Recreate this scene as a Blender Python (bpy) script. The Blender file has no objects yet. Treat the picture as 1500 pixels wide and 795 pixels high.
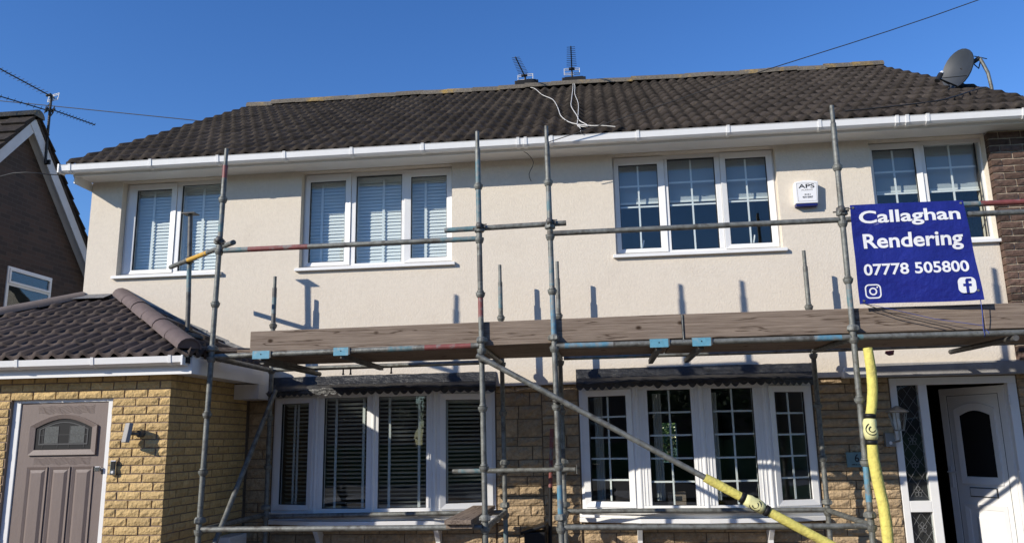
import bpy, bmesh, math, random
from mathutils import Vector, Matrix
random.seed(7)
S = bpy.context.scene
COL = S.collection
PI = math.pi

# ------------------------------------------------------------------ camera
cam_d = bpy.data.cameras.new('camera'); cam = bpy.data.objects.new('camera', cam_d); COL.objects.link(cam)
yaw, pitch, roll = math.radians(-6.223), math.radians(11.792), math.radians(-1.054)
fwd = Vector((math.sin(yaw)*math.cos(pitch), math.cos(yaw)*math.cos(pitch), math.sin(pitch)))
rt0 = Vector((math.cos(yaw), -math.sin(yaw), 0)); up0 = rt0.cross(fwd)
rt = math.cos(roll)*rt0 + math.sin(roll)*up0; up = -math.sin(roll)*rt0 + math.cos(roll)*up0
m = Matrix.Identity(4)
for i in range(3):
    m[i][0], m[i][1], m[i][2] = rt[i], up[i], -fwd[i]
m[0][3], m[1][3], m[2][3] = 0, -8.6, 1.6
cam.matrix_world = m
cam_d.sensor_width = 36; cam_d.lens = 1177.16/1500*36
cam_d.clip_start = 0.1; cam_d.clip_end = 2000
S.camera = cam

# ------------------------------------------------------------------ sky, sun, exposure
SUN = Vector((1.18, 1.0, -0.74)).normalized()
W = bpy.data.worlds.new('World'); S.world = W; W.use_nodes = True
nt = W.node_tree
sky = nt.nodes.new('ShaderNodeTexSky'); sky.sky_type = 'NISHITA'; sky.sun_disc = False
sky.sun_elevation = math.asin(-SUN.z); sky.sun_rotation = math.atan2(-SUN.x, -SUN.y)
sky.air_density = 1.0; sky.dust_density = 0.0; sky.ozone_density = 3.8; sky.altitude = 0
bg = nt.nodes['Background']; bg.inputs['Strength'].default_value = 0.15
hs = nt.nodes.new('ShaderNodeHueSaturation'); hs.inputs['Hue'].default_value = 0.512; hs.inputs['Saturation'].default_value = 1.22; hs.inputs['Value'].default_value = 1.0
nt.links.new(sky.outputs[0], hs.inputs['Color']); nt.links.new(hs.outputs[0], bg.inputs['Color'])
sd = bpy.data.lights.new('sun', 'SUN'); sd.energy = 4.6; sd.angle = math.radians(0.53); sd.color = (1.0, 0.93, 0.82)
so = bpy.data.objects.new('sun', sd); COL.objects.link(so)
so.rotation_euler = SUN.to_track_quat('-Z', 'Y').to_euler(); so.location = (-12, -10, 14)
S.view_settings.view_transform = 'Standard'; S.view_settings.look = 'None'
S.view_settings.exposure = 0.2; S.view_settings.gamma = 1.0; S.view_settings.use_curve_mapping = False
S.render.engine = 'CYCLES'

# ------------------------------------------------------------------ materials
MT = {}
def mat(name, col, rough=0.6, metal=0.0, spec=0.5, vary=0.0, vscale=4.0, rnd=0.0, bump=0.0, bscale=60.0,
        col2=None, c2scale=6.0, c2lo=0.5, c2hi=0.6, stretch=(1, 1, 1), detail=4.0, bdist=0.01):
    """Principled material: world-position noise colour variation, optional second colour in noise patches,
    per-object random value, noise bump."""
    M_ = bpy.data.materials.new(name); M_.use_nodes = True
    n = M_.node_tree.nodes; L = M_.node_tree.links
    b = n['Principled BSDF']
    b.inputs['Roughness'].default_value = rough; b.inputs['Metallic'].default_value = metal
    b.inputs['Specular IOR Level'].default_value = spec
    c = n.new('ShaderNodeRGB'); c.outputs[0].default_value = (*col, 1); out = c.outputs[0]
    g = n.new('ShaderNodeNewGeometry'); mp = n.new('ShaderNodeMapping')
    mp.inputs['Scale'].default_value = stretch; L.new(g.outputs['Position'], mp.inputs['Vector'])
    def noise(sc, det=detail, rg=0.55):
        t = n.new('ShaderNodeTexNoise'); t.inputs['Scale'].default_value = sc; t.inputs['Detail'].default_value = det
        t.inputs['Roughness'].default_value = rg; L.new(mp.outputs[0], t.inputs['Vector']); return t.outputs['Fac']
    if col2 is not None:
        r = n.new('ShaderNodeMapRange'); r.inputs['From Min'].default_value = c2lo; r.inputs['From Max'].default_value = c2hi
        L.new(noise(c2scale, 6, 0.65), r.inputs['Value'])
        mx = n.new('ShaderNodeMix'); mx.data_type = 'RGBA'; L.new(r.outputs[0], mx.inputs[0]); L.new(out, mx.inputs[6])
        mx.inputs[7].default_value = (*col2, 1); out = mx.outputs[2]
    if vary or rnd:
        h = n.new('ShaderNodeHueSaturation'); L.new(out, h.inputs['Color'])
        v = None
        if vary:
            r = n.new('ShaderNodeMapRange'); r.inputs['From Min'].default_value = 0.25; r.inputs['From Max'].default_value = 0.75
            r.inputs['To Min'].default_value = 1-vary; r.inputs['To Max'].default_value = 1+vary
            L.new(noise(vscale), r.inputs['Value']); v = r.outputs[0]
        if rnd:
            oi = n.new('ShaderNodeObjectInfo'); r2 = n.new('ShaderNodeMapRange')
            r2.inputs['To Min'].default_value = 1-rnd; r2.inputs['To Max'].default_value = 1+rnd
            L.new(oi.outputs['Random'], r2.inputs['Value'])
            if v is None: v = r2.outputs[0]
            else:
                mm = n.new('ShaderNodeMath'); mm.operation = 'MULTIPLY'; L.new(v, mm.inputs[0]); L.new(r2.outputs[0], mm.inputs[1]); v = mm.outputs[0]
        L.new(v, h.inputs['Value']); out = h.outputs[0]
    L.new(out, b.inputs['Base Color'])
    if bump:
        bp = n.new('ShaderNodeBump'); bp.inputs['Strength'].default_value = bump; bp.inputs['Distance'].default_value = bdist
        L.new(noise(bscale, 5, 0.6), bp.inputs['Height']); L.new(bp.outputs[0], b.inputs['Normal'])
    MT[name] = M_
    return M_

mat('render_cream', (0.675, 0.605, 0.505), 0.9, spec=0.2, vary=0.05, vscale=24.0, bump=0.5, bscale=52, bdist=0.009, col2=(0.62, 0.55, 0.455), c2scale=2.6, c2lo=0.5, c2hi=0.85)
mat('upvc_white', (0.78, 0.775, 0.755), 0.32, spec=0.5, vary=0.03, vscale=9)
mat('upvc_dull', (0.66, 0.66, 0.65), 0.4, vary=0.05, vscale=6)
mat('barge_white', (0.50, 0.50, 0.50), 0.5, vary=0.1, vscale=5)
mat('gasket', (0.02, 0.02, 0.022), 0.6)
mat('tile_black', (0.040, 0.0325, 0.0275), 0.88, spec=0.18, vary=0.35, vscale=9, rnd=0.28, bump=0.5, bscale=120, col2=(0.085, 0.07, 0.056), c2scale=14, c2lo=0.55, c2hi=0.75)
mat('tile_plum', (0.068, 0.051, 0.045), 0.75, spec=0.25, vary=0.25, vscale=12, rnd=0.22, bump=0.4, bscale=140, col2=(0.055, 0.046, 0.043), c2scale=10, c2lo=0.52, c2hi=0.72)
mat('hip_plum', (0.115, 0.083, 0.075), 0.7, vary=0.18, vscale=10, rnd=0.1, bump=0.3, bscale=150)
mat('hip_grey', (0.17, 0.135, 0.115), 0.75, vary=0.2, vscale=10, rnd=0.1, bump=0.3, bscale=150)
mat('ridge_lichen', (0.135, 0.115, 0.09), 0.9, vary=0.4, vscale=30, rnd=0.15, bump=0.9, bscale=70, col2=(0.33, 0.21, 0.05), c2scale=3.4, c2lo=0.53, c2hi=0.70)
mat('underlay', (0.02, 0.018, 0.017), 0.9)
mat('stone_buff', (0.43, 0.315, 0.19), 0.9, spec=0.2, vary=0.22, vscale=22, rnd=0.16, bump=1.0, bscale=34, bdist=0.03)
mat('stone_mortar', (0.20, 0.155, 0.105), 0.95, spec=0.1, vary=0.2, vscale=30, bump=0.5, bscale=120)
mat('brick_yellow', (0.54, 0.38, 0.175), 0.85, spec=0.25, vary=0.18, vscale=28, rnd=0.13, bump=0.9, bscale=42, bdist=0.02)
mat('mortar_pink', (0.26, 0.195, 0.145), 0.95, spec=0.1, vary=0.15, vscale=40, bump=0.4, bscale=150)
mat('brick_brown', (0.105, 0.066, 0.050), 0.88, spec=0.25, vary=0.35, vscale=26, rnd=0.40, bump=0.8, bscale=60, col2=(0.06, 0.045, 0.04), c2scale=9, c2lo=0.5, c2hi=0.7)
mat('mortar_sand', (0.42, 0.34, 0.25), 0.95, spec=0.1, vary=0.15, vscale=40, bump=0.4, bscale=150)
mat('lead_black', (0.020, 0.021, 0.023), 0.45, spec=0.6, vary=0.4, vscale=12, bump=0.9, bscale=7, bdist=0.035, stretch=(0.8, 1, 2.2), col2=(0.10, 0.098, 0.092), c2scale=5, c2lo=0.55, c2hi=0.78)
mat('lead_grey', (0.16, 0.16, 0.16), 0.55, vary=0.3, vscale=14, bump=0.6, bscale=25, bdist=0.02)
mat('steel', (0.175, 0.18, 0.165), 0.55, metal=0.4, vary=0.38, vscale=18, bump=0.3, bscale=150, col2=(0.085, 0.078, 0.066), c2scale=13, c2lo=0.50, c2hi=0.68)
mat('steel_dark', (0.115, 0.112, 0.105), 0.6, metal=0.4, vary=0.3, vscale=14, col2=(0.055, 0.05, 0.045), c2scale=12, c2lo=0.5, c2hi=0.7)
mat('paint_teal', (0.085, 0.165, 0.185), 0.55, vary=0.25, vscale=20, col2=(0.19, 0.195, 0.185), c2scale=15, c2lo=0.44, c2hi=0.58)
mat('paint_blue', (0.085, 0.215, 0.30), 0.55, vary=0.25, vscale=20, col2=(0.19, 0.20, 0.195), c2scale=13, c2lo=0.46, c2hi=0.62)
mat('clip_blue', (0.11, 0.30, 0.40), 0.5, vary=0.15, vscale=25, col2=(0.24, 0.33, 0.36), c2scale=18, c2lo=0.55, c2hi=0.7)
mat('paint_red', (0.20, 0.055, 0.05), 0.55, vary=0.2, vscale=20, col2=(0.18, 0.16, 0.15), c2scale=17, c2lo=0.54, c2hi=0.64)
mat('paint_ochre', (0.55, 0.32, 0.05), 0.55, vary=0.2, vscale=20, col2=(0.25, 0.23, 0.2), c2scale=16, c2lo=0.56, c2hi=0.66)
mat('foam_yellow', (0.67, 0.59, 0.15), 0.8, spec=0.25, vary=0.14, vscale=14, bump=0.8, bscale=38, bdist=0.012, col2=(0.46, 0.39, 0.12), c2scale=9, c2lo=0.52, c2hi=0.74)
mat('foam_pale', (0.66, 0.63, 0.30), 0.7, vary=0.12, vscale=18, bump=0.3, bscale=60)
mat('black_plastic', (0.010, 0.010, 0.011), 0.55, spec=0.25)
mat('lintel_grey', (0.30, 0.29, 0.28), 0.85, vary=0.2, vscale=7, bump=0.4, bscale=60)
mat('vinyl_blue', (0.014, 0.020, 0.19), 0.36, spec=0.5, vary=0.15, vscale=5, bump=0.5, bscale=4, bdist=0.06, col2=(0.22, 0.23, 0.42), c2scale=7, c2lo=0.70, c2hi=0.80)
mat('print_white', (0.80, 0.80, 0.80), 0.5)
mat('print_navy', (0.012, 0.016, 0.07), 0.5)
mat('print_black', (0.012, 0.012, 0.014), 0.5)
mat('alarm_white', (0.80, 0.80, 0.80), 0.35)
mat('alarm_blue', (0.01, 0.015, 0.13), 0.35)
mat('blind_white', (0.74, 0.75, 0.74), 0.6)
mat('blind_grey', (0.55, 0.56, 0.55), 0.6)
mat('roller_cloth', (0.36, 0.39, 0.42), 0.9)
mat('room_wall', (0.30, 0.28, 0.26), 0.9)
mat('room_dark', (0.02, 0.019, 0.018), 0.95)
mat('carpet', (0.16, 0.14, 0.12), 1.0)
mat('door_taupe', (0.175, 0.135, 0.118), 0.55, vary=0.06, vscale=5, stretch=(9, 1, 1.2), bump=0.35, bscale=26, bdist=0.006)
mat('obscure', (0.075, 0.08, 0.078), 0.5, spec=0.3, vary=0.35, vscale=70, bump=0.3, bscale=90)
mat('lead_dark', (0.05, 0.05, 0.052), 0.6)
mat('chrome', (0.6, 0.6, 0.6), 0.2, metal=1.0)
mat('steel_lamp', (0.30, 0.30, 0.29), 0.35, metal=0.7)
mat('cable_black', (0.03, 0.028, 0.026), 0.6)
mat('cable_white', (0.62, 0.60, 0.55), 0.6, vary=0.15, vscale=12)
mat('aerial_dark', (0.03, 0.028, 0.027), 0.5, metal=0.4)
mat('aerial_pale', (0.66, 0.64, 0.58), 0.5, metal=0.2)
mat('dish_grey', (0.032, 0.036, 0.040), 0.5, vary=0.12, vscale=8)
mat('slate_plate', (0.15, 0.25, 0.26), 0.35, vary=0.1, vscale=20)
mat('concrete_drive', (0.17, 0.132, 0.10), 0.95, vary=0.2, vscale=1.2, bump=0.4, bscale=40)
mat('tarmac', (0.055, 0.055, 0.057), 0.9, vary=0.2, vscale=3, bump=0.5, bscale=90)
mat('grass_green', (0.055, 0.095, 0.025), 0.9, vary=0.4, vscale=3)
mat('leaf_green', (0.060, 0.105, 0.022), 0.6, vary=0.4, vscale=1.5, rnd=0.2)
mat('bark', (0.10, 0.075, 0.055), 0.9, vary=0.3, vscale=8)
mat('brick_far', (0.20, 0.11, 0.08), 0.9, vary=0.2, vscale=6)
mat('string_blue', (0.05, 0.08, 0.30), 0.8)

def special():
    # thin window glass: transparent with Fresnel mirror reflection from both faces
    g = bpy.data.materials.new('glass'); g.use_nodes = True; n = g.node_tree.nodes; L = g.node_tree.links
    n.remove(n['Principled BSDF'])
    tr = n.new('ShaderNodeBsdfTransparent'); tr.inputs[0].default_value = (0.95, 0.975, 0.97, 1)
    gl = n.new('ShaderNodeBsdfGlossy'); gl.inputs['Roughness'].default_value = 0.0
    lw = n.new('ShaderNodeLayerWeight'); lw.inputs['Blend'].default_value = 0.5
    pw = n.new('ShaderNodeMath'); pw.operation = 'POWER'; pw.inputs[1].default_value = 5.0; L.new(lw.outputs['Facing'], pw.inputs[0])
    mu = n.new('ShaderNodeMath'); mu.operation = 'MULTIPLY_ADD'; mu.inputs[1].default_value = 0.94; mu.inputs[2].default_value = 0.055; mu.use_clamp = True
    mx = n.new('ShaderNodeMixShader')
    L.new(pw.outputs[0], mu.inputs[0]); L.new(mu.outputs[0], mx.inputs[0]); L.new(tr.outputs[0], mx.inputs[1]); L.new(gl.outputs[0], mx.inputs[2])
    tc = n.new('ShaderNodeNewGeometry'); nz = n.new('ShaderNodeTexNoise'); nz.inputs['Scale'].default_value = 1.6
    bp = n.new('ShaderNodeBump'); bp.inputs['Strength'].default_value = 0.05; bp.inputs['Distance'].default_value = 0.05
    L.new(tc.outputs['Position'], nz.inputs['Vector']); L.new(nz.outputs['Fac'], bp.inputs['Height']); L.new(bp.outputs[0], gl.inputs['Normal'])
    L.new(mx.outputs[0], n['Material Output'].inputs[0]); MT['glass'] = g
    # scaffold board timber: long grain, knots, darker splits, along world X (wood_x) or Y (wood_y)
    for nm, st in (('wood_x', (0.8, 22, 26)), ('wood_y', (22, 0.8, 26))):
        g = bpy.data.materials.new(nm); g.use_nodes = True; n = g.node_tree.nodes; L = g.node_tree.links
        b = n['Principled BSDF']; b.inputs['Roughness'].default_value = 0.9; b.inputs['Specular IOR Level'].default_value = 0.15
        ge = n.new('ShaderNodeNewGeometry'); mp = n.new('ShaderNodeMapping'); mp.inputs['Scale'].default_value = st
        L.new(ge.outputs['Position'], mp.inputs[0])
        a = n.new('ShaderNodeTexNoise'); a.inputs['Scale'].default_value = 2.6; a.inputs['Detail'].default_value = 10; a.inputs['Roughness'].default_value = 0.7
        a.inputs['Distortion'].default_value = 0.15
        L.new(mp.outputs[0], a.inputs['Vector'])
        cr = n.new('ShaderNodeValToRGB'); e = cr.color_ramp.elements
        e[0].position = 0.30; e[0].color = (0.125, 0.088, 0.064, 1); e[1].position = 0.70; e[1].color = (0.31, 0.245, 0.19, 1)
        k = cr.color_ramp.elements.new(0.48); k.color = (0.205, 0.160, 0.126, 1)
        L.new(a.outputs['Fac'], cr.inputs[0])
        ck = n.new('ShaderNodeTexNoise'); ck.inputs['Scale'].default_value = 1.1; ck.inputs['Detail'].default_value = 3
        mp3 = n.new('ShaderNodeMapping'); mp3.inputs['Scale'].default_value = tuple(0.7 if q < 2 else 13.0 for q in st); mp3.inputs['Location'].default_value = (3.1, 7.7, 1.3)
        L.new(ge.outputs['Position'], mp3.inputs[0]); L.new(mp3.outputs[0], ck.inputs['Vector'])
        ab = n.new('ShaderNodeMath'); ab.operation = 'SUBTRACT'; ab.inputs[1].default_value = 0.5; L.new(ck.outputs['Fac'], ab.inputs[0])
        ab2 = n.new('ShaderNodeMath'); ab2.operation = 'ABSOLUTE'; L.new(ab.outputs[0], ab2.inputs[0])
        cm = n.new('ShaderNodeMapRange'); cm.inputs['From Min'].default_value = 0.004; cm.inputs['From Max'].default_value = 0.014; cm.inputs['To Min'].default_value = 0.75; cm.inputs['To Max'].default_value = 0.0
        L.new(ab2.outputs[0], cm.inputs['Value'])
        vo = n.new('ShaderNodeTexVoronoi'); vo.inputs['Scale'].default_value = 1.0
        mp2 = n.new('ShaderNodeMapping'); mp2.inputs['Scale'].default_value = (3.6, 3.6, 5.2)
        L.new(ge.outputs['Position'], mp2.inputs[0]); L.new(mp2.outputs[0], vo.inputs['Vector'])
        mr = n.new('ShaderNodeMapRange'); mr.inputs['From Min'].default_value = 0.055; mr.inputs['From Max'].default_value = 0.125
        mr.inputs['To Min'].default_value = 1.0; mr.inputs['To Max'].default_value = 0.0
        L.new(vo.outputs['Distance'], mr.inputs['Value'])
        mm = n.new('ShaderNodeMath'); mm.operation = 'MAXIMUM'; L.new(mr.outputs[0], mm.inputs[0]); L.new(cm.outputs[0], mm.inputs[1])
        mx = n.new('ShaderNodeMix'); mx.data_type = 'RGBA'; L.new(mm.outputs[0], mx.inputs[0]); L.new(cr.outputs[0], mx.inputs[6])
        mx.inputs[7].default_value = (0.045, 0.028, 0.018, 1); L.new(mx.outputs[2], b.inputs['Base Color'])
        bp = n.new('ShaderNodeBump'); bp.inputs['Strength'].default_value = 0.5; bp.inputs['Distance'].default_value = 0.01
        L.new(a.outputs['Fac'], bp.inputs['Height']); L.new(bp.outputs[0], b.inputs['Normal']); MT[nm] = g
    # neighbour's brickwork (too far off and too dim to pick apart): bricks in a wall facing +X
    g = bpy.data.materials.new('brick_wall_far'); g.use_nodes = True; n = g.node_tree.nodes; L = g.node_tree.links
    b = n['Principled BSDF']; b.inputs['Roughness'].default_value = 0.92
    ge = n.new('ShaderNodeNewGeometry'); sp = n.new('ShaderNodeSeparateXYZ'); cb = n.new('ShaderNodeCombineXYZ'); ad = n.new('ShaderNodeMath')
    L.new(ge.outputs['Position'], sp.inputs[0]); L.new(sp.outputs[0], ad.inputs[0]); L.new(sp.outputs[1], ad.inputs[1])
    L.new(ad.outputs[0], cb.inputs[0]); L.new(sp.outputs[2], cb.inputs[1])
    br = n.new('ShaderNodeTexBrick'); br.inputs['Scale'].default_value = 1.0; br.inputs['Brick Width'].default_value = 0.225; br.inputs['Row Height'].default_value = 0.075
    br.inputs['Mortar Size'].default_value = 0.005; br.inputs['Color1'].default_value = (0.080, 0.052, 0.040, 1); br.inputs['Color2'].default_value = (0.045, 0.034, 0.029, 1)
    br.inputs['Mortar'].default_value = (0.085, 0.070, 0.058, 1); L.new(cb.outputs[0], br.inputs['Vector']); L.new(br.outputs['Color'], b.inputs['Base Color'])
    bp = n.new('ShaderNodeBump'); bp.invert = True; bp.inputs['Strength'].default_value = 0.6; bp.inputs['Distance'].default_value = 0.01
    L.new(br.outputs['Fac'], bp.inputs['Height']); L.new(bp.outputs[0], b.inputs['Normal']); MT['brick_wall_far'] = g
special()

# ------------------------------------------------------------------ mesh helpers
ORG = {}
def org(o): return ORG.get(o.name, Vector((0, 0, 0)))
def empty(name, loc, label=None, cat=None, group=None):
    o = bpy.data.objects.new(name, None); COL.objects.link(o); o.location = loc; o.empty_display_size = 0.1
    ORG[o.name] = Vector(loc)
    return tag(o, label, cat, group)
def tag(o, label=None, cat=None, group=None, kind=None):
    if label: o['label'] = label
    if cat: o['category'] = cat
    if group: o['group'] = group
    if kind: o['kind'] = kind
    return o
def place(name, me, parent, loc, rot=None, scale=None):
    """one object using shared mesh data at a world position (parents are never rotated)"""
    o = bpy.data.objects.new(name, me); COL.objects.link(o)
    o.location = Vector(loc) - (org(parent) if parent else Vector((0, 0, 0)))
    if parent: o.parent = parent
    if rot is not None: o.rotation_euler = rot
    if scale is not None: o.scale = scale
    ORG[o.name] = Vector(loc)
    return o

class MB:
    def __init__(s): s.v = []; s.f = []; s.mi = []; s.sm = []; s.T = None; s.m = 0
    def _add(s, vs, fs, smooth=False):
        b = len(s.v)
        s.v += [tuple(s.T @ Vector(p)) if s.T is not None else tuple(p) for p in vs]
        for f in fs: s.f.append([b+i for i in f]); s.mi.append(s.m); s.sm.append(smooth)
        return s
    def box(s, x0, x1, y0, y1, z0, z1):
        v = [(x, y, z) for x in (x0, x1) for y in (y0, y1) for z in (z0, z1)]
        return s._add(v, [(0, 1, 3, 2), (4, 6, 7, 5), (0, 4, 5, 1), (2, 3, 7, 6), (0, 2, 6, 4), (1, 5, 7, 3)])
    def quad(s, a, b, c, d): return s._add([a, b, c, d], [(0, 1, 2, 3)])
    def frust(s, x0, x1, z0, z1, y0, y1, ins):
        """raised panel facing -y: base at y0, top at y1 (y1<y0) inset by ins"""
        a = [(x0, y0, z0), (x1, y0, z0), (x1, y0, z1), (x0, y0, z1)]
        b = [(x0+ins, y1, z0+ins), (x1-ins, y1, z0+ins), (x1-ins, y1, z1-ins), (x0+ins, y1, z1-ins)]
        return s._add(a+b, [(4, 5, 6, 7)]+[(i, (i+1) % 4, 4+(i+1) % 4, 4+i) for i in range(4)])
    def tube(s, p, q, r, n=10, r2=None, caps=True):
        p, q = Vector(p), Vector(q); d = (q-p).normalized(); r2 = r if r2 is None else r2
        a = d.orthogonal().normalized(); b = d.cross(a)
        vs = [p+(a*math.cos(2*PI*i/n)+b*math.sin(2*PI*i/n))*r for i in range(n)]+[q+(a*math.cos(2*PI*i/n)+b*math.sin(2*PI*i/n))*r2 for i in range(n)]
        s._add(vs, [(i, (i+1) % n, n+(i+1) % n, n+i) for i in range(n)], True)
        if caps:
            s._add(vs[:n], [tuple(range(n-1, -1, -1))]); s._add(vs[n:], [tuple(range(n))])
        return s
    def path(s, pts, r, n=6):
        pts = [Vector(p) for p in pts]; k = len(pts); vs = []
        for i, p in enumerate(pts):
            d = (pts[min(i+1, k-1)]-pts[max(i-1, 0)]).normalized()
            a = d.cross(Vector((0.3, 0.2, 1))).normalized(); b = d.cross(a)
            rr = r[i] if isinstance(r, (list, tuple)) else r
            vs += [p+(a*math.cos(2*PI*j/n)+b*math.sin(2*PI*j/n))*rr for j in range(n)]
        fs = [(i*n+j, i*n+(j+1) % n, (i+1)*n+(j+1) % n, (i+1)*n+j) for i in range(k-1) for j in range(n)]
        s._add(vs, fs, True); s._add(vs[:n], [tuple(range(n-1, -1, -1))]); s._add(vs[-n:], [tuple(range(n))])
        return s
    def lathe(s, prof, c=(0, 0, 0), n=14, smooth=True):
        c = Vector(c); vs = [c+Vector((r*math.cos(2*PI*j/n), r*math.sin(2*PI*j/n), z)) for r, z in prof for j in range(n)]
        fs = [(i*n+j, i*n+(j+1) % n, (i+1)*n+(j+1) % n, (i+1)*n+j) for i in range(len(prof)-1) for j in range(n)]
        return s._add(vs, fs, smooth)
    def prism(s, poly, y0, y1):
        """polygon in xz extruded along y"""
        n = len(poly); vs = [(x, y0, z) for x, z in poly]+[(x, y1, z) for x, z in poly]
        return s._add(vs, [tuple(range(n)), tuple(range(2*n-1, n-1, -1))]+[(i, n+i, n+(i+1) % n, (i+1) % n) for i in range(n)])
    def ring(s, po, pi, y0, y1, slope=0.0):
        """ring between two equal-length xz polygons; front face at y0, back at y1; slope pushes the inner front edge back"""
        n = len(po)
        vs = [(x, y0, z) for x, z in po]+[(x, y0+slope, z) for x, z in pi]+[(x, y1, z) for x, z in po]+[(x, y1, z) for x, z in pi]
        fs = []
        for i in range(n):
            j = (i+1) % n
            fs += [(i, j, n+j, n+i), (2*n+i, i+0, j, 2*n+j)[::-1], (n+i, n+j, 3*n+j, 3*n+i)[::1], (2*n+j, 3*n+j, 3*n+i, 2*n+i)]
        return s._add(vs, fs)
    def rring(s, x0, x1, z0, z1, w, y0, y1, slope=0.0):
        po = [(x0, z0), (x1, z0), (x1, z1), (x0, z1)]; pi = [(x0+w, z0+w), (x1-w, z0+w), (x1-w, z1-w), (x0+w, z1-w)]
        return s.ring(po, pi, y0, y1, slope)
    def mesh(s, name, mats):
        me = bpy.data.meshes.new(name); me.from_pydata(s.v, [], s.f)
        for k in ([mats] if isinstance(mats, str) else mats): me.materials.append(MT[k])
        me.polygons.foreach_set('material_index', s.mi); me.polygons.foreach_set('use_smooth', s.sm)
        me.validate(); me.update()
        bm = bmesh.new(); bm.from_mesh(me); bmesh.ops.recalc_face_normals(bm, faces=bm.faces); bm.to_mesh(me); bm.free()
        return me
    def build(s, name, mats, parent=None, bevel=0.0):
        me = s.mesh(name, mats); o = bpy.data.objects.new(name, me); COL.objects.link(o)
        if parent: o.parent = parent; o.location = -org(parent)
        ORG[o.name] = Vector((0, 0, 0))
        if bevel:
            b = o.modifiers.new('bevel', 'BEVEL'); b.width = bevel; b.segments = 2; b.limit_method = 'ANGLE'; b.angle_limit = math.radians(40)
        return o

def local_mesh(mb, name, mats): return mb.mesh(name, mats)
def text_mesh(txt, size, mname, bold=0.0, spacing=1.0, extrude=0.0006):
    cu = bpy.data.curves.new('lettering', 'FONT'); cu.body = txt; cu.size = size; cu.align_x = 'LEFT'; cu.offset = bold
    cu.extrude = extrude; cu.space_character = spacing; cu.resolution_u = 4
    o = bpy.data.objects.new('lettering', cu); COL.objects.link(o); bpy.context.view_layer.update()
    dg = bpy.context.evaluated_depsgraph_get(); me = bpy.data.meshes.new_from_object(o.evaluated_get(dg))
    bpy.data.objects.remove(o); bpy.data.curves.remove(cu)
    me.materials.clear(); me.materials.append(MT[mname])
    return me
def text_bounds(me):
    xs = [v.co.x for v in me.vertices]; ys = [v.co.y for v in me.vertices]
    return min(xs), max(xs), min(ys), max(ys)
def fit_text(txt, mname, x0, x1, z0, z1, y, parent, name='lettering', bold=0.0, warp=None):
    """lettering standing in the xz plane facing -y, stretched into the given rectangle"""
    me = text_mesh(txt, 1.0, mname, bold); a, b, c, d = text_bounds(me)
    for v in me.vertices:
        X = x0+(v.co.x-a)/(b-a)*(x1-x0); Z = z0+(v.co.y-c)/(d-c)*(z1-z0); Y = y-v.co.z
        if warp: Y += warp(X, Z)
        v.co = (X, Y, Z)
    o = bpy.data.objects.new(name, me); COL.objects.link(o); o.parent = parent; o.location = -org(parent); ORG[o.name] = Vector((0, 0, 0))
    return o

# ------------------------------------------------------------------ ground
g = MB(); g.quad((-150, -150, -0.004), (150, -150, -0.004), (150, 150, -0.004), (-150, 150, -0.004))
tag(g.build('ground', 'grass_green'), kind='structure')
g = MB(); g.quad((-9, -12, 0), (7.5, -12, 0), (7.5, 0.3, 0), (-9, 0.3, 0)); tag(g.build('driveway', 'concrete_drive'), kind='structure')
g = MB(); g.box(-60, 60, -14.0, -12.0, -0.2, 0.004); tag(g.build('pavement', 'lintel_grey'), kind='structure')
g = MB(); g.quad((-60, -21, 0), (60, -21, 0), (60, -14, 0), (-60, -14, 0)); tag(g.build('road', 'tarmac'), kind='structure')

# ------------------------------------------------------------------ roof tiles
TW, TL, GA = 0.297, 0.415, 0.345        # cover width, length, gauge
def tile_mesh(name, mname, jit, rh=0.040, ex=0.95):
    rng = random.Random(jit); mb = MB(); n = 16; top = []; 
    prof = []
    for i in range(n+1):
        x = -TW/2-0.004+(TW+0.008)*i/n; ph = (x+TW/2)/(TW/2)*2*PI
        prof.append((x, rh*(0.5-0.5*math.cos(ph))**ex))
    vs = []
    for x, h in prof:
        s = 1+rng.uniform(-.03, .03)
        vs += [(x, 0.0+rng.uniform(-.003, .003), h*s+0.046), (x, 0.0, h*s+0.004-0.004), (x, TL, h+0.002)]
    fs = []
    for i in range(n):
        a, b = 3*i, 3*(i+1); fs += [(a, b, b+2, a+2), (a+1, b+1, b, a)]
    mb._add(vs, fs, True)
    e = 3*n
    mb._add([vs[0], vs[1], vs[2]], [(0, 2, 1)]); mb._add([vs[e], vs[e+1], vs[e+2]], [(0, 1, 2)])
    me = mb.mesh(name, mname)
    return me
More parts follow.
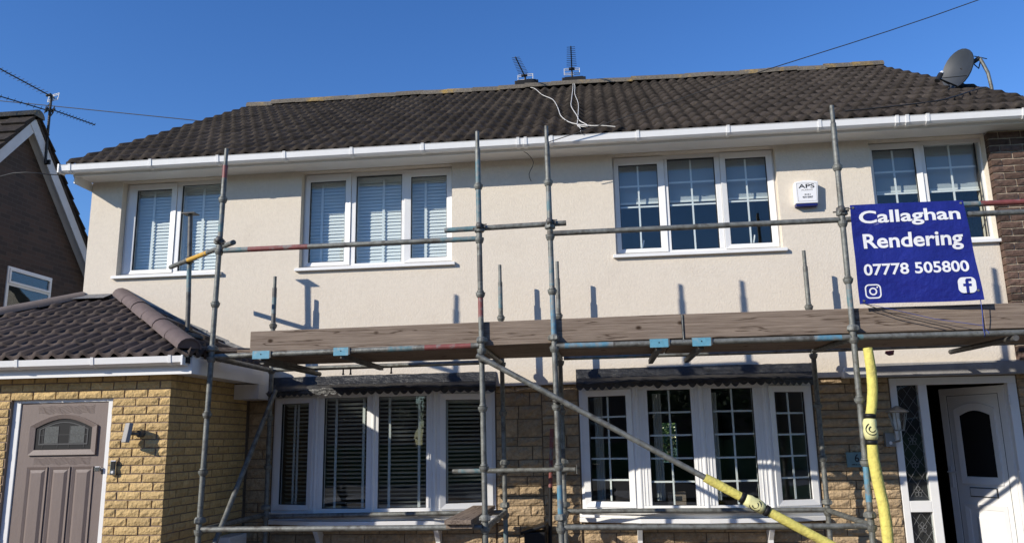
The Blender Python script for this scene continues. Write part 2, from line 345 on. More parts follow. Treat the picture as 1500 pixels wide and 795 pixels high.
def lay(parent, meshes, O, u, s, nrm, ncol, nrow, clips=(), pick=None, half=True, stuff_name=None):
    """lay overlapping tiles in courses; clips are planes (point, outward normal); cut tiles get their own mesh"""
    O, u, s, nrm = Vector(O), Vector(u), Vector(s), Vector(nrm)
    R = Matrix((u, s, nrm)).transposed(); rot = R.to_euler()
    k = 0
    for r in range(nrow):
        off = (TW/2 if (r % 2 and half) else 0.0)
        for c in range(-1, ncol+1):
            p = O+u*((c+0.5)*TW+off)+s*(r*GA)+nrm*random.uniform(-.003, .003)
            cs = [p+u*a+s*b for a in (-TW/2, TW/2) for b in (0, TL)]
            state = 'in'
            for cp, cn in clips:
                dd = [(q-Vector(cp)).dot(Vector(cn)) for q in cs]
                if min(dd) > -0.004: state = 'out'; break
                if max(dd) > 0.004: state = 'cut'
            if state == 'out': continue
            me = random.choice(meshes)
            par = pick(p) if pick else parent
            if state == 'cut':
                me = me.copy(); bm = bmesh.new(); bm.from_mesh(me)
                for cp, cn in clips:
                    lp = R.transposed() @ (Vector(cp)-p); ln = R.transposed() @ Vector(cn)
                    bmesh.ops.bisect_plane(bm, geom=bm.verts[:]+bm.edges[:]+bm.faces[:], plane_co=lp, plane_no=ln, clear_outer=True)
                if not bm.faces: bm.free(); continue
                bm.to_mesh(me); bm.free()
            place('tile', me, par, p, rot); k += 1
    return k
TB = [tile_mesh('tile', 'tile_black', i) for i in range(4)]
TP = [tile_mesh('tile', 'tile_plum', 10+i, 0.046, 1.7) for i in range(3)]
def cap_mesh(name, mname, r, L, jit=0):
    """half-round ridge or hip tile along +x, with a thick rim at its lower end"""
    mb = MB(); n = 9; vs = []
    for i, (x, rr) in enumerate(((0, r*1.03), (L*0.5, r), (L+0.03, r*0.97))):
        for j in range(n):
            a = PI*(-0.04+1.08*j/(n-1)); vs.append((x, -rr*math.cos(a), rr*math.sin(a)*0.85))
    mb._add(vs, [(i*n+j, i*n+j+1, (i+1)*n+j+1, (i+1)*n+j) for i in range(2) for j in range(n-1)], True)
    e = vs[:n]; inn = [(x, y*0.86, z*0.86) for x, y, z in e]
    mb._add(e+inn, [(j, n+j, n+j+1, j+1) for j in range(n-1)])
    mb._add(inn+[(0.3*L, y*.84, z*.84) for x, y, z in inn], [(j, j+1, n+j+1, n+j) for j in range(n-1)])
    mb._add([(0.012, y, z) for x, y, z in inn], [tuple(range(n))])
    e2 = vs[-n:]; mb._add(e2, [tuple(range(n))])
    return mb.mesh(name, mname)

# ------------------------------------------------------------------ the two semi-detached houses
XL, XP, XR = -5.97, -0.65, 4.60
HL = empty('house', (-3.3, 0, 0), 'cream rendered house with venetian blinds in its plain white windows', 'house', 'pair of semi-detached houses')
HR = empty('house', (2.0, 0, 0), 'cream rendered house with grid-barred windows, white front door and brown brick pier', 'house', 'pair of semi-detached houses')
EY, EZ, TANP = -0.42, 4.80, 0.577           # eave edge of the tiles and slope
RY = 4.05; RZ = EZ+(RY-EY)*TANP
CP = math.cos(math.atan(TANP)); SP = math.sin(math.atan(TANP))
YW = 0.10                                    # window frame depth in the wall

def wall_face(mb, x0, x1, z0, z1, ops, y, yb):
    """wall slab with rectangular openings: front at y, back at yb, reveals between"""
    xs = sorted({x0, x1, *[o[0] for o in ops], *[o[1] for o in ops]}); zs = sorted({z0, z1, *[o[2] for o in ops], *[o[3] for o in ops]})
    xs = [x for x in xs if x0 <= x <= x1]; zs = [z for z in zs if z0 <= z <= z1]
    hole = lambda x, z: any(o[0] < x < o[1] and o[2] < z < o[3] for o in ops)
    for i in range(len(xs)-1):
        for j in range(len(zs)-1):
            a, b, c, d = xs[i], xs[i+1], zs[j], zs[j+1]
            if hole((a+b)/2, (c+d)/2): continue
            mb.quad((a, y, c), (b, y, c), (b, y, d), (a, y, d)); mb.quad((a, yb, c), (a, yb, d), (b, yb, d), (b, yb, c))
    for o in ops:
        a, b, c, d = o
        mb.quad((a, y, c), (a, yb, c), (a, yb, d), (a, y, d)); mb.quad((b, y, c), (b, y, d), (b, yb, d), (b, yb, c))
        mb.quad((a, y, c), (b, y, c), (b, yb, c), (a, yb, c)); mb.quad((a, y, d), (a, yb, d), (b, yb, d), (b, y, d))
    mb.quad((x0, y, z0), (x1, y, z0), (x1, yb, z0), (x0, yb, z0)); mb.quad((x0, y, z1), (x0, yb, z1), (x1, yb, z1), (x1, y, z1))
    mb.quad((x0, y, z0), (x0, yb, z0), (x0, yb, z1), (x0, y, z1)); mb.quad((x1, y, z0), (x1, y, z1), (x1, yb, z1), (x1, yb, z0))

K = 8.7/8.66
def kx(x): return x*K
def kz(z): return 1.6+(z-1.6)*K
ZT, ZB = kz(4.668), kz(3.540)
W1 = (kx(-5.555), kx(-4.30), ZB, ZT); W2 = (kx(-3.358), kx(-1.597), ZB, ZT)
W3 = (kx(0.206), kx(1.964), ZB, ZT); W4 = (kx(2.942), kx(4.150), ZB, ZT)
ZR = 2.163                                   # bottom edge of the render
BOW1 = [(-3.60, 0.03), (-3.05, -0.155), (-2.41, -0.215), (-1.77, -0.155), (-1.15, 0.03)]
BOW2 = [(-0.255, 0.03), (0.345, -0.155), (0.985, -0.215), (1.625, -0.155), (2.13, 0.03)]
BZ0, BZ1 = 0.885, 2.12
DOOR = (2.905, 4.12, 0.0, 2.142)

for H, x0, x1, ops in ((HL, XL, XP, [W1, W2]), (HR, XP, 4.14, [W3, W4])):
    w = MB(); wall_face(w, x0, x1, ZR, 4.72, ops, 0.0, 0.30)
    w.build('rendered_wall', 'render_cream', H)
# ground floor walls: recessed mortar bed with the stones standing proud
GW = {}
for H, x0, x1, ops in ((HL, XL, XP, [(BOW1[0][0], BOW1[-1][0], 0.86, BZ1+.01)]), (HR, XP, 4.60, [(BOW2[0][0], BOW2[-1][0], 0.86, BZ1+.01), DOOR])):
    w = MB(); wall_face(w, x0, x1, 0, ZR-0.001, ops, 0.045, 0.30)
    GW[H.name] = w.build('ground_floor_wall', 'stone_mortar', H)
# shell: gable sides, rear, party wall, floors, ceiling
for H, x0, x1, side in ((HL, XL, XP-0.06, -1), (HR, XP+0.06, XR, 1)):
    t = 0.25
    for a, b, gable in ((x0, x0+t if side < 0 else x0+0.1, side < 0), (x1-t if side > 0 else x1-0.1, x1, side > 0)):
        zz = RZ-0.12; w = MB()
        w._add([(x, y, z) for x in (a, b) for y, z in ((0.302, 0), (8.1, 0), (8.1, 4.72), (RY, zz), (0.302, 4.72))],
               [(0, 1, 2, 3, 4), (9, 8, 7, 6, 5), (0, 5, 6, 1), (1, 6, 7, 2), (2, 7, 8, 3), (3, 8, 9, 4), (4, 9, 5, 0)])
        w.build('side_wall' if gable else 'party_wall', ('render_cream' if side < 0 else 'brick_brown') if gable else 'room_wall', H)
    w = MB()
    ops = [] if side < 0 else [(0.98, 1.42, 1.10, 1.87)]
    wall_face(w, x0+.25, x1-.25, 0, 4.72, ops, 7.85, 8.1); w.build('rear_wall', 'room_wall', H)
    w = MB(); w.box(x0+.1, x1-.1, 0.305, 7.84, 0.0, 0.08); w.build('floor', 'carpet', H)
    w = MB(); w.box(x0+.26, x1-.26, 0.305, 7.84, 2.42, 2.66); w.build('upper_floor', 'room_wall', H)
    w = MB(); w.box(x0+.26, x1-.26, 0.305, 7.84, 4.70, 4.74); w.build('ceiling', 'room_wall', H)
    w = MB(); w.box(x0+.26, x1-.26, 3.6, 3.7, 2.67, 4.695)
    if side < 0: w.box(x0+.26, x1-.26, 3.6, 3.7, .09, 2.41)
    else: w.box(2.3, 2.4, 0.31, 7.8, .09, 2.41)
    w.build('inner_wall', 'room_wall', H)

# ---- roof, tiles, ridge
ROOF = {}
for H, x0, x1 in ((HL, -6.0, XP), (HR, XP, 4.66)):
    w = MB(); e = 0.035
    ya, za = EY+0.03, EZ-e
    zr = RZ-e; yb, zb = 2*RY-EY, EZ-e
    for (p0, q0), (p1, q1) in (((ya, za+.017), (RY, zr)), ((RY, zr), (yb, zb))):
        w._add([(x0, p0, q0), (x1, p0, q0), (x1, p1, q1), (x0, p1, q1), (x0, p0, q0-.05), (x1, p0, q0-.05), (x1, p1, q1-.05), (x0, p1, q1-.05)],
               [(0, 1, 2, 3), (4, 7, 6, 5), (0, 4, 5, 1), (2, 6, 7, 3), (0, 3, 7, 4), (1, 5, 6, 2)])
    ROOF[H.name] = w.build('roof', 'underlay', H)
ROWS = int((RY-EY)/CP/GA)+1
SL = (RY-EY)/CP
lay(None, TB, (-6.02, EY, EZ-0.03), (1, 0, 0), (0, CP, SP), (0, -SP, CP), 37, ROWS,
    clips=(((-6.02, 0, 0), (-1, 0, 0)), ((4.68, 0, 0), (1, 0, 0)), ((0, RY+0.02, 0), (0, 1, 0))), pick=lambda p: ROOF[HL.name] if p.x < XP else ROOF[HR.name])
RC = [cap_mesh('ridge_tile', 'ridge_lichen', 0.118, 0.45, i) for i in range(2)]
n = 24; step = (4.67+5.98)/n
for i in range(n):
    x = -5.98+i*step
    place('ridge_tile', RC[i % 2], ROOF[HL.name] if x+step/2 < XP else ROOF[HR.name], (x, RY, RZ+0.005+random.uniform(-.014, .010)), (0, random.uniform(-.025, .025), random.uniform(-.01, .01)), (step/0.45, 1, 1))
# verge mortar strip down each gable
for H, x in ((HL, -6.0), (HR, 4.655)):
    w = MB(); w._add([(x+a, y, z) for a in (-0.012, 0.012) for y, z in ((EY+.05, EZ-.075), (RY, RZ-.10), (RY, RZ-.02), (EY+.05, EZ-.012))],
                     [(0, 1, 2, 3), (7, 6, 5, 4), (0, 4, 5, 1), (1, 5, 6, 2), (2, 6, 7, 3), (3, 7, 4, 0)])
    w.build('verge', 'lintel_grey', ROOF[H.name])
# ---- eaves: soffit, fascia, gutter with brackets
SZ = 4.695; FY = -0.325
for H, x0, x1, gx0, gx1 in ((HL, -6.0, XP, -6.10, XP), (HR, XP, 4.66, XP, 4.72)):
    w = MB(); w.box(x0, x1, FY+0.018, -0.001 if H is HL else -0.001, SZ, SZ+0.012); w.build('soffit', 'upvc_white', H)
    w = MB(); w.box(x0, x1, FY, FY+0.017, SZ-0.025, SZ+0.12); w.build('fascia', 'upvc_white', H)
    w = MB(); gy = FY-0.004; prof = [(gy, 4.780), (gy-0.006, 4.715), (gy-0.03, 4.690), (gy-0.075, 4.690), (gy-0.100, 4.712), (gy-0.108, 4.772), (gy-0.114, 4.780),
                                    (gy-0.106, 4.781), (gy-0.098, 4.772), (gy-0.092, 4.718), (gy-0.072, 4.698), (gy-0.032, 4.698), (gy-0.012, 4.72), (gy-0.008, 4.780)]
    k = len(prof); vs = [(x, y, z) for x in (gx0, gx1) for y, z in prof]
    w._add(vs, [(i, (i+1) % k, k+(i+1) % k, k+i) for i in range(k)]+[tuple(range(k)), tuple(range(2*k-1, k-1, -1))])
    G = w.build('gutter', 'upvc_white', H)
    bm_ = MB(); pr = [(y-0.005 if y < gy-.05 else y, z-.006) for y, z in prof[:7]]+[(y, z+.006) for y, z in prof[7:8]]
    pr = [(gy+.002, 4.786), (gy, 4.712), (gy-0.030, 4.682), (gy-0.076, 4.682), (gy-0.107, 4.707), (gy-0.116, 4.775), (gy-0.120, 4.786), (gy-0.098, 4.788)]
    k = len(pr); vs = [(x, y, z) for x in (-0.016, 0.016) for y, z in pr]
    bm_._add(vs, [(i, i+1, k+i+1, k+i) for i in range(k-1)]); bm_._add(vs, [tuple(range(k)), tuple(range(2*k-1, k-1, -1))])
    bme = bm_.mesh('gutter_bracket', 'upvc_white')
    bx = (-5.98, -5.0, -4.2, -3.42, -2.65, -1.85, -0.80, -0.72) if H is HL else (-0.44, 0.48, 1.42, 2.35, 3.12, 3.22, 3.42, 4.35)
    for x in bx: place('gutter_bracket', bme, G, (x, 0, 0))
    if H is HL:
        w = MB(); w.box(-6.115, -6.098, gy-0.122, gy+.004, 4.686, 4.788); w.build('stop_end', 'upvc_white', G)
        w = MB(); w.box(-6.0, -5.985, FY+.018, 0.25, SZ-0.10, SZ-.002); w.build('barge_end', 'upvc_dull', H)

# ---- brick pier at the right-hand end: bricks stand proud of the render
def brick_variants(name, mname, L, h, d, rough, k=4, nx=4, nz=2, seed=3):
    """rock-faced brick, front facing -y, origin at lower left front; back at y=d"""
    out = []
    for q in range(k):
        rng = random.Random(seed+q); mb = MB(); vs = []
        for j in range(nz+1):
            for i in range(nx+1):
                ed = i in (0, nx) or j in (0, nz)
                y = rng.uniform(0.0, rough*0.35)+ (rough*0.55 if ed else -rng.uniform(0, rough))
                vs.append((L*i/nx+(rng.uniform(-.1, .1)*L/nx if 0 < i < nx else rng.uniform(-.0015, .0015)), y, h*j/nz+(rng.uniform(-.15, .15)*h/nz if 0 < j < nz else rng.uniform(-.002, .002))))
        w_ = nx+1; fs = [(j*w_+i, j*w_+i+1, (j+1)*w_+i+1, (j+1)*w_+i) for j in range(nz) for i in range(nx)]
        loop = [i for i in range(nx+1)]+[j*w_+nx for j in range(1, nz+1)]+[nz*w_+i for i in range(nx-1, -1, -1)]+[j*w_ for j in range(nz-1, 0, -1)]
        b = len(vs); vs += [(vs[i][0], d, vs[i][2]) for i in loop]; n_ = len(loop)
        fs += [(loop[i], b+i, b+(i+1) % n_, loop[(i+1) % n_]) for i in range(n_)]
        mb._add(vs, fs); out.append(mb.mesh(name, mname))
    return out
bedp = MB(); bedp.box(4.155, 4.60, -0.062, 0.30, ZR+.12, 4.69)
PIER = bedp.build('brick_pier', 'mortar_sand', HR)
BB = brick_variants('brick', 'brick_brown', 0.210, 0.061, 0.10, 0.006)
BBH = brick_variants('brick', 'brick_brown', 0.0985, 0.061, 0.10, 0.006, nx=2, seed=40)
nC = int((4.69-ZR-.12)/0.075)
for c in range(nC):
    z = ZR+.125+c*0.075; x = 4.143
    seq = ['s', 's'] if c % 2 == 0 else ['h', 's', 'h']
    for t_ in seq:
        me = random.choice(BB if t_ == 's' else BBH)
        place('brick', me, PIER, (x, -0.076+random.uniform(-.004, .003), z)); x += 0.225 if t_ == 's' else 0.1125
# ---- ground-floor stones
def stone_variants(k=6):
    return brick_variants('stone', 'stone_buff', 1.0, 1.0, 1.0, 0.42, k, 5, 3, 90)
SV = stone_variants()
def stones(H, x0, x1, z0, z1, hs, lmin, lmax, seed):
    rng = random.Random(seed); z = z0; c = 0
    while z < z1-0.03:
        h = rng.choice(hs); 
        if z+h > z1-0.03: h = z1-z
        x = x0
        while x < x1-0.02:
            L = rng.uniform(lmin, lmax)
            if x1-(x+L) < 0.1: L = x1-x
            place('stone', rng.choice(SV), GW[H.name], (x+.005, 0.018+rng.uniform(-.006, .008), z+.004), None, (L-.010, 0.036, h-.008))
            x += L
        z += h; c += 1
stones(HL, -3.89, -3.61, 0.35, 2.15, [.1, .13], .14, .3, 1)
stones(HL, -3.60, -1.155, 0.35, 0.855, [.1], .2, .45, 2)
stones(HL, -1.14, XP-.0, 0.35, 1.30, [.095, .10], .18, .42, 3)
stones(HL, -1.14, XP-.0, 1.30, 2.155, [.09, .19, .14], .16, .40, 4)
stones(HR, XP, -0.265, 0.35, 1.30, [.095, .10], .14, .3, 5)
stones(HR, XP, -0.265, 1.30, 2.155, [.12, .15, .09], .2, .39, 6)
stones(HR, -0.25, 2.13, 0.35, 0.855, [.1], .2, .45, 7)
stones(HR, 2.14, 2.895, 0.35, 2.155, [.085, .09], .18, .5, 8)
stones(HR, 4.13, 4.60, 0.35, 2.155, [.085, .09], .2, .45, 9)

# ---- flat upstairs windows
def window(H, rect, panes, bars, name='window'):
    """panes: (glass x0, x1, z0, z1, casement outer rect or None)"""
    x0, x1, z0, z1 = rect; y = YW
    f = MB(); f.rring(x0, x1, z0, z1, 0.045, y, y+0.07)
    for i in range(len(panes)-1):
        a = panes[i]; b = panes[i+1]; ra = a[4][1] if a[4] else a[1]; lb = b[4][0] if b[4] else b[0]
        f.box(ra+.002, lb-.002, y, y+0.07, z0+.045, z1-.045)
    F = f.build(name, 'upvc_white', H, 0.004)
    for (a, b, c, d, cas) in panes:
        if cas:
            s_ = MB(); p0, p1, q0, q1 = cas
            s_.ring([(p0, q0), (p1, q0), (p1, q1), (p0, q1)], [(a, c), (b, c), (b, d), (a, d)], y-0.014, y+0.05, 0.012)
            s_.build('sash', 'upvc_white', F, 0.003)
        gk = MB(); gk.rring(a-.001, b+.001, c-.001, d+.001, 0.006, y+0.008, y+0.03); gk.build('gasket', 'gasket', F)
        p = MB(); p.box(a-.005, b+.005, y+0.024, y+0.030, c-.005, d+.005); p.build('pane', 'glass', F)
        if bars:
            nh, nv = bars; bb = 0.009
            for i in range(1, nh):
                z = c+(d-c)*i/nh; q = MB(); q.box(a+.004, b-.004, y+.032, y+.042, z-bb, z+bb); q.build('glazing_bar', 'upvc_white', F)
            for i in range(1, nv):
                x = a+(b-a)*i/nv; q = MB(); q.box(x-bb, x+bb, y+.0325, y+.0415, c+.004, d-.004); q.build('glazing_bar', 'upvc_white', F)
    s_ = MB(); s_._add([(x, yy, z) for x in (x0-.035, x1+.035) for yy, z in ((-0.045, z0-.045), (-0.045, z0-.012), (y+.005, z0+.004), (y+.005, z0-.045))],
                       [(0, 1, 2, 3), (7, 6, 5, 4), (0, 4, 5, 1), (1, 5, 6, 2), (2, 6, 7, 3), (3, 7, 4, 0)])
    s_.build('sill', 'upvc_white', F, 0.003)
    return F
def pn(a, b, c, d, ca=None, cb=None):
    c, d = kz(c), kz(d)
    cas = (kx(ca), kx(cb), ZB+.03, ZT-.012) if ca is not None else None
    return (kx(a), kx(b), c, d, cas)
P1 = [pn(-5.430, -4.995, 3.615, 4.590, -5.525, -4.925), pn(-4.862, -4.362, 3.570, 4.625)]
P2 = [pn(-3.290, -2.865, 3.615, 4.577, -3.335, -2.798), pn(-2.737, -2.202, 3.565, 4.614), pn(-2.092, -1.678, 3.618, 4.577, -2.168, -1.615)]
P3 = [pn(0.273, 0.702, 3.615, 4.577, 0.222, 0.775), pn(0.815, 1.324, 3.578, 4.616), pn(1.446, 1.882, 3.620, 4.592, 1.385, 1.945)]
P4 = [pn(3.004, 3.441, 3.615, 4.597, 2.958, 3.50), pn(3.546, 4.068, 3.580, 4.632)]
window(HL, W1, P1, None); window(HL, W2, P2, None); F3 = window(HR, W3, P3, (4, 2)); F4 = window(HR, W4, P4, (4, 2))
for x, z in ((0.50, kz(3.63)), (1.70, kz(3.635))):       # inside handles seen through the glass
    q = MB(); q.tube((x, YW+.05, z), (x+.02, YW+.06, z+.09), 0.009, 8); q.build('window_handle', 'upvc_white', F3)

# ---- venetian blinds: every slat its own piece
def slat_mesh(L, wid, tilt):
    mb = MB(); n = 4; vs = []
    for x in (-L/2, L/2):
        for i in range(n+1):
            t = (i/n-0.5); yy = t*wid; zz = 0.10*wid*(1-4*t*t)
            vs.append((x, yy*math.cos(tilt)-zz*math.sin(tilt), yy*math.sin(tilt)+zz*math.cos(tilt)))
    mb._add(vs, [(i, i+1, n+1+i+1, n+1+i) for i in range(n)], True)
    return mb
def blind(label, group, a, b, c, d, y, tilt, pitch, tapes, mname='blind_white', T=None):
    """T maps local x,y,z of the window plane to the world (bow facets)"""
    T = T or Matrix.Identity(4); ang = T.to_euler().z
    base = T @ Vector(((a+b)/2, y, c)); E_ = empty('venetian_blind', base, label, 'blind', group)
    L = b-a-0.008; me = slat_mesh(L, 0.05, tilt).mesh('slat', mname)
    z = d-0.045; k = 0
    while z > c+0.02:
        place('slat', me, E_, T @ Vector(((a+b)/2+random.uniform(-.002, .002), y, z)), (random.uniform(-.05, .05), random.uniform(-.003, .003), ang)); z -= pitch; k += 1
    h = MB(); h.T = T; h.box(a+.002, b-.002, y-.02, y+.02, d-.035, d+.005); h.build('head_rail', mname, E_)
    h = MB(); h.T = T; h.box(a+.004, b-.004, y-.022, y+.022, c+.0, c+.016); h.build('bottom_rail', mname, E_)
    for t in tapes:
        x = a+(b-a)*t; q = MB(); q.T = T; q.box(x-.014, x+.014, y-.030, y-.0285, c+.005, d-.03); q.build('ladder_tape', mname, E_)
G1 = 'venetian blinds upstairs'
TA = math.radians(66)
for (a, b, c, d, cas), lb, tp in zip(P1+P2, (
        'closed white slatted blind behind the opening sash next to the house corner', 'closed white slatted blind in the corner window, behind the fixed pane',
        'white slatted blind upstairs, behind the opening sash nearer the corner window', 'white slatted blind upstairs, behind the middle fixed pane of the three', 'white slatted blind upstairs, behind the opening sash crossed by the short scaffold tube'),
        ((.40, .86), (.45, .05), (.3, .88), (.55, .03), (.38, .95))):
    blind(lb, G1, a-.03, b+.03, c-.03, d+.02, YW+0.13, TA, 0.040, tp)
# roller blinds behind the barred upstairs windows
for (F, P_, z, lbs) in ((F3, P3, 4.185, ('half-lowered pale roller blind behind the barred sash farthest from the alarm box', 'half-lowered pale roller blind behind the middle fixed barred pane', 'half-lowered pale roller blind behind the barred sash beside the alarm box')),
                   (F4, P4, 4.175, ('half-lowered pale roller blind behind the barred sash above the blue banner', 'half-lowered pale roller blind behind the barred pane next to the brown brick pier'))):
    for (a, b, c, d, cas), lb in zip(P_, lbs):
        E_ = empty('roller_blind', ((a+b)/2, YW+.12, z), lb, 'blind', 'roller blinds upstairs')
        q = MB(); q.box(a-.03, b+.03, YW+.12, YW+.124, z, d+.03); q.build('cloth', 'roller_cloth', E_)
        q = MB(); q.box(a-.03, b+.03, YW+.115, YW+.130, z-.022, z); q.build('bottom_bar', 'blind_white', E_)
        q = MB(); q.tube((a-.03, YW+.14, d+.03), (b+.03, YW+.14, d+.03), 0.02, 10); q.build('roller', 'blind_white', E_)

# ---- bow windows with lead canopies
def facetT(p, q):
    ang = math.atan2(q[1]-p[1], q[0]-p[0]); return Matrix.Translation((p[0], p[1], 0)) @ Matrix.Rotation(ang, 4, 'Z'), math.hypot(q[0]-p[0], q[1]-p[1])
def bow(H, pts, casements, bars, seed, side):
    # side: per facet, frame widths at its two ends
    rng = random.Random(seed)
    f = MB(); info = []
    for i in range(4):
        T, L = facetT(pts[i], pts[i+1]); f.T = T
        l, r = side[i]
        f.box(0.001, L-.001, 0, 0.07, BZ0, BZ0+.045); f.box(0.001, L-.001, 0, 0.07, BZ1-.05, BZ1)
        f.box(0.001, l, 0.0, 0.07, BZ0+.045, BZ1-.05); f.box(L-r, L-.001, 0.0, 0.07, BZ0+.045, BZ1-.05)
        for e0, e1 in ((0.001, l), (L-r, L-.001)):          # moulded ribs on the wide posts
            if e1-e0 > .075:
                for q_ in (.30, .62): f.box(e0+(e1-e0)*q_-.006, e0+(e1-e0)*q_+.006, -.006, .0005, BZ0+.046, BZ1-.051)
        info.append((T, L, l, r))
    f.T = None
    for (x, y) in pts[1:4]:
        f.tube((x, y+.012, BZ0), (x, y+.012, BZ1), 0.024, 10)
    F = f.build('bow_window', 'upvc_white', H, 0.004)
    glass = []
    for i, (T, L, l, r) in enumerate(info):
        c, d = BZ0+.045, BZ1-.05; a, b = l, L-r
        if i in casements:
            s_ = MB(); s_.T = T; a2, b2, c2, d2 = a+.045, b-.045, c+.035, d-.045
            s_.ring([(a-.02, c-.02), (b+.02, c-.02), (b+.02, d+.02), (a-.02, d+.02)], [(a2, c2), (b2, c2), (b2, d2), (a2, d2)], -0.016, 0.05, 0.012)
            s_.build('sash', 'upvc_white', F, 0.003); a, b, c, d = a2, b2, c2, d2
        q = MB(); q.T = T; q.rring(a-.001, b+.001, c-.001, d+.001, 0.006, 0.008, 0.03); q.build('gasket', 'gasket', F)
        q = MB(); q.T = T; q.box(a-.004, b+.004, 0.024, 0.030, c-.004, d+.004); q.build('pane', 'glass', F)
        if bars:
            for k in range(1, 5):
                z = c+(d-c)*k/5; q = MB(); q.T = T; q.box(a+.004, b-.004, .032, .042, z-.009, z+.009); q.build('glazing_bar', 'upvc_white', F)
            x = (a+b)/2; q = MB(); q.T = T; q.box(x-.009, x+.009, .0325, .0415, c+.004, d-.004); q.build('glazing_bar', 'upvc_white', F)
        glass.append((T, a, b, c, d))
    # sill board following the bow, and the shelf under it
    def offset(o, ends=0.03):
        res = []
        for i, (x, y) in enumerate(pts):
            if i == 0: res.append((x-ends, y-o))
            elif i == 4: res.append((x+ends, y-o))
            else: res.append((x+(x-pts[2][0])*0.03, y-o))
        return res
    def slab(o, z0, z1, name, m_, par, yb=0.04):
        po = offset(o); mb = MB(); n_ = len(po)
        poly = po+[(po[-1][0], yb+.03), (po[0][0], yb+.03)]; k = len(poly)
        mb._add([(x, y, z) for z in (z0, z1) for x, y in poly], [tuple(range(k-1, -1, -1)), tuple(range(k, 2*k))]+[(i, (i+1) % k, k+(i+1) % k, k+i) for i in range(k)])
        return mb.build(name, m_, par, 0.004)
    slab(0.055, BZ0-.035, BZ0, 'sill', 'upvc_white', F); slab(0.02, BZ0-.075, BZ0-.036, 'base_board', 'upvc_white', F)
    slab(0.085, BZ0-.118, BZ0-.076, 'shelf', 'upvc_white', F)
    for x in (pts[0][0]+0.57, pts[0][0]+1.85):
        q = MB(); q._add([(x+a, y, z) for a in (-.024, .024) for y, z in ((0.045, BZ0-.119), (-.20, BZ0-.119), (-.20, BZ0-.15), (-.06, BZ0-.30), (-.03, BZ0-.52), (0.045, BZ0-.52))],
                         [(0, 1, 2, 3, 4, 5), (11, 10, 9, 8, 7, 6)]+[(i, 6+i, 6+(i+1) % 6, (i+1) % 6) for i in range(6)]); q.build('bracket', 'upvc_white', F, 0.003)
    # lead canopy: crinkled strip from the wall out over the window, then a turned-down front
    po = offset(0.09, 0.02); N = 48; rows = []
    def along(t):
        t *= 4; i = min(int(t), 3); u_ = t-i; return Vector(((1-u_)*po[i][0]+u_*po[i+1][0], (1-u_)*po[i][1]+u_*po[i+1][1]))
    for k in range(N+1):
        p = along(k/N); j = lambda a: rng.uniform(-a, a)
        yo = min(p.y, -0.03)
        rows.append([(p.x, 0.0, 2.318+j(.003)), (p.x, -0.014, 2.312+j(.004)), (p.x, -0.022+j(.006), 2.225+j(.006)), (p.x, yo*0.55+j(.008), 2.208+j(.007)), (p.x, yo+j(.009), 2.168+j(.009)), (p.x, yo-.004+j(.004), 2.132+j(.005)), (p.x, yo+.02, 2.135)])
    cv = [v for r_ in rows for v in r_]; R_ = 7
    mb = MB(); mb._add(cv, [(k*R_+i, k*R_+i+1, (k+1)*R_+i+1, (k+1)*R_+i) for k in range(N) for i in range(R_-1)], True)
    mb._add(rows[0], [tuple(range(R_))]); mb._add(rows[-1], [tuple(range(R_-1, -1, -1))])
    C_ = mb.build('canopy', 'lead_black', H)
    # scalloped hanging edge
    mb = MB(); ns = int(2.45/0.078); am = [rng.uniform(.026, .050) for _ in range(ns)]
    for k in range(ns):
        for q_ in range(6):
            t0, t1 = (k+q_/6)/ns, (k+(q_+1)/6)/ns; p, q = along(t0), along(t1)
            dz = lambda u_: am[k]*math.sin(PI*min(max(u_, 0.02), .98))**0.7
            y0_, y1_ = min(p.y, -.03)-.006, min(q.y, -.03)-.006
            za, zb = 2.128-dz(q_/6), 2.128-dz((q_+1)/6)
            mb._add([(p.x, y0_, 2.142), (q.x, y1_, 2.142), (q.x, y1_, zb), (p.x, y0_, za), (p.x, y0_+.008, 2.142), (q.x, y1_+.008, 2.142), (q.x, y1_+.008, zb), (p.x, y0_+.008, za)],
                    [(0, 1, 2, 3), (7, 6, 5, 4), (3, 2, 6, 7)])
    mb.build('scalloped_trim', 'lead_black', C_)
    # boxing between wall and window head
    mb = MB(); poly = [(x, y+.03) for x, y in pts]+[(pts[-1][0], .29), (pts[0][0], .29)]; k = len(poly)
    mb._add([(x, y, z) for z in (BZ1+.001, BZ1+.012) for x, y in poly], [tuple(range(k)), tuple(range(2*k-1, k-1, -1))]); mb.build('head_board', 'upvc_dull', F)
    return F, glass
BF1, BG1 = bow(HL, BOW1, (0, 3), False, 11, ((.055, .062), (.085, .075), (.055, .085), (.075, .055)))
BF2, BG2 = bow(HR, BOW2, (0, 3), True, 12, ((.055, .075), (.105, .105), (.105, .12), (.062, .045)))
for (T, a, b, c, d), lb, tp in zip(BG1, ('open slatted blind in the lower window sash beside the brick porch', 'open slatted blind in the lower fixed pane nearer the brick porch',
        'open slatted blind in the lower fixed pane farther from the brick porch', 'open slatted blind in the lower sash beside the stone wall between the windows'), ((.36, .48), (.24, .86), (.22, .82), (.06, .95))):
    blind(lb, 'venetian blinds in the lower bow window', a-.01, b+.01, c-.02, d+.02, 0.10, math.radians(-24), 0.0425, tp, 'blind_grey', T)
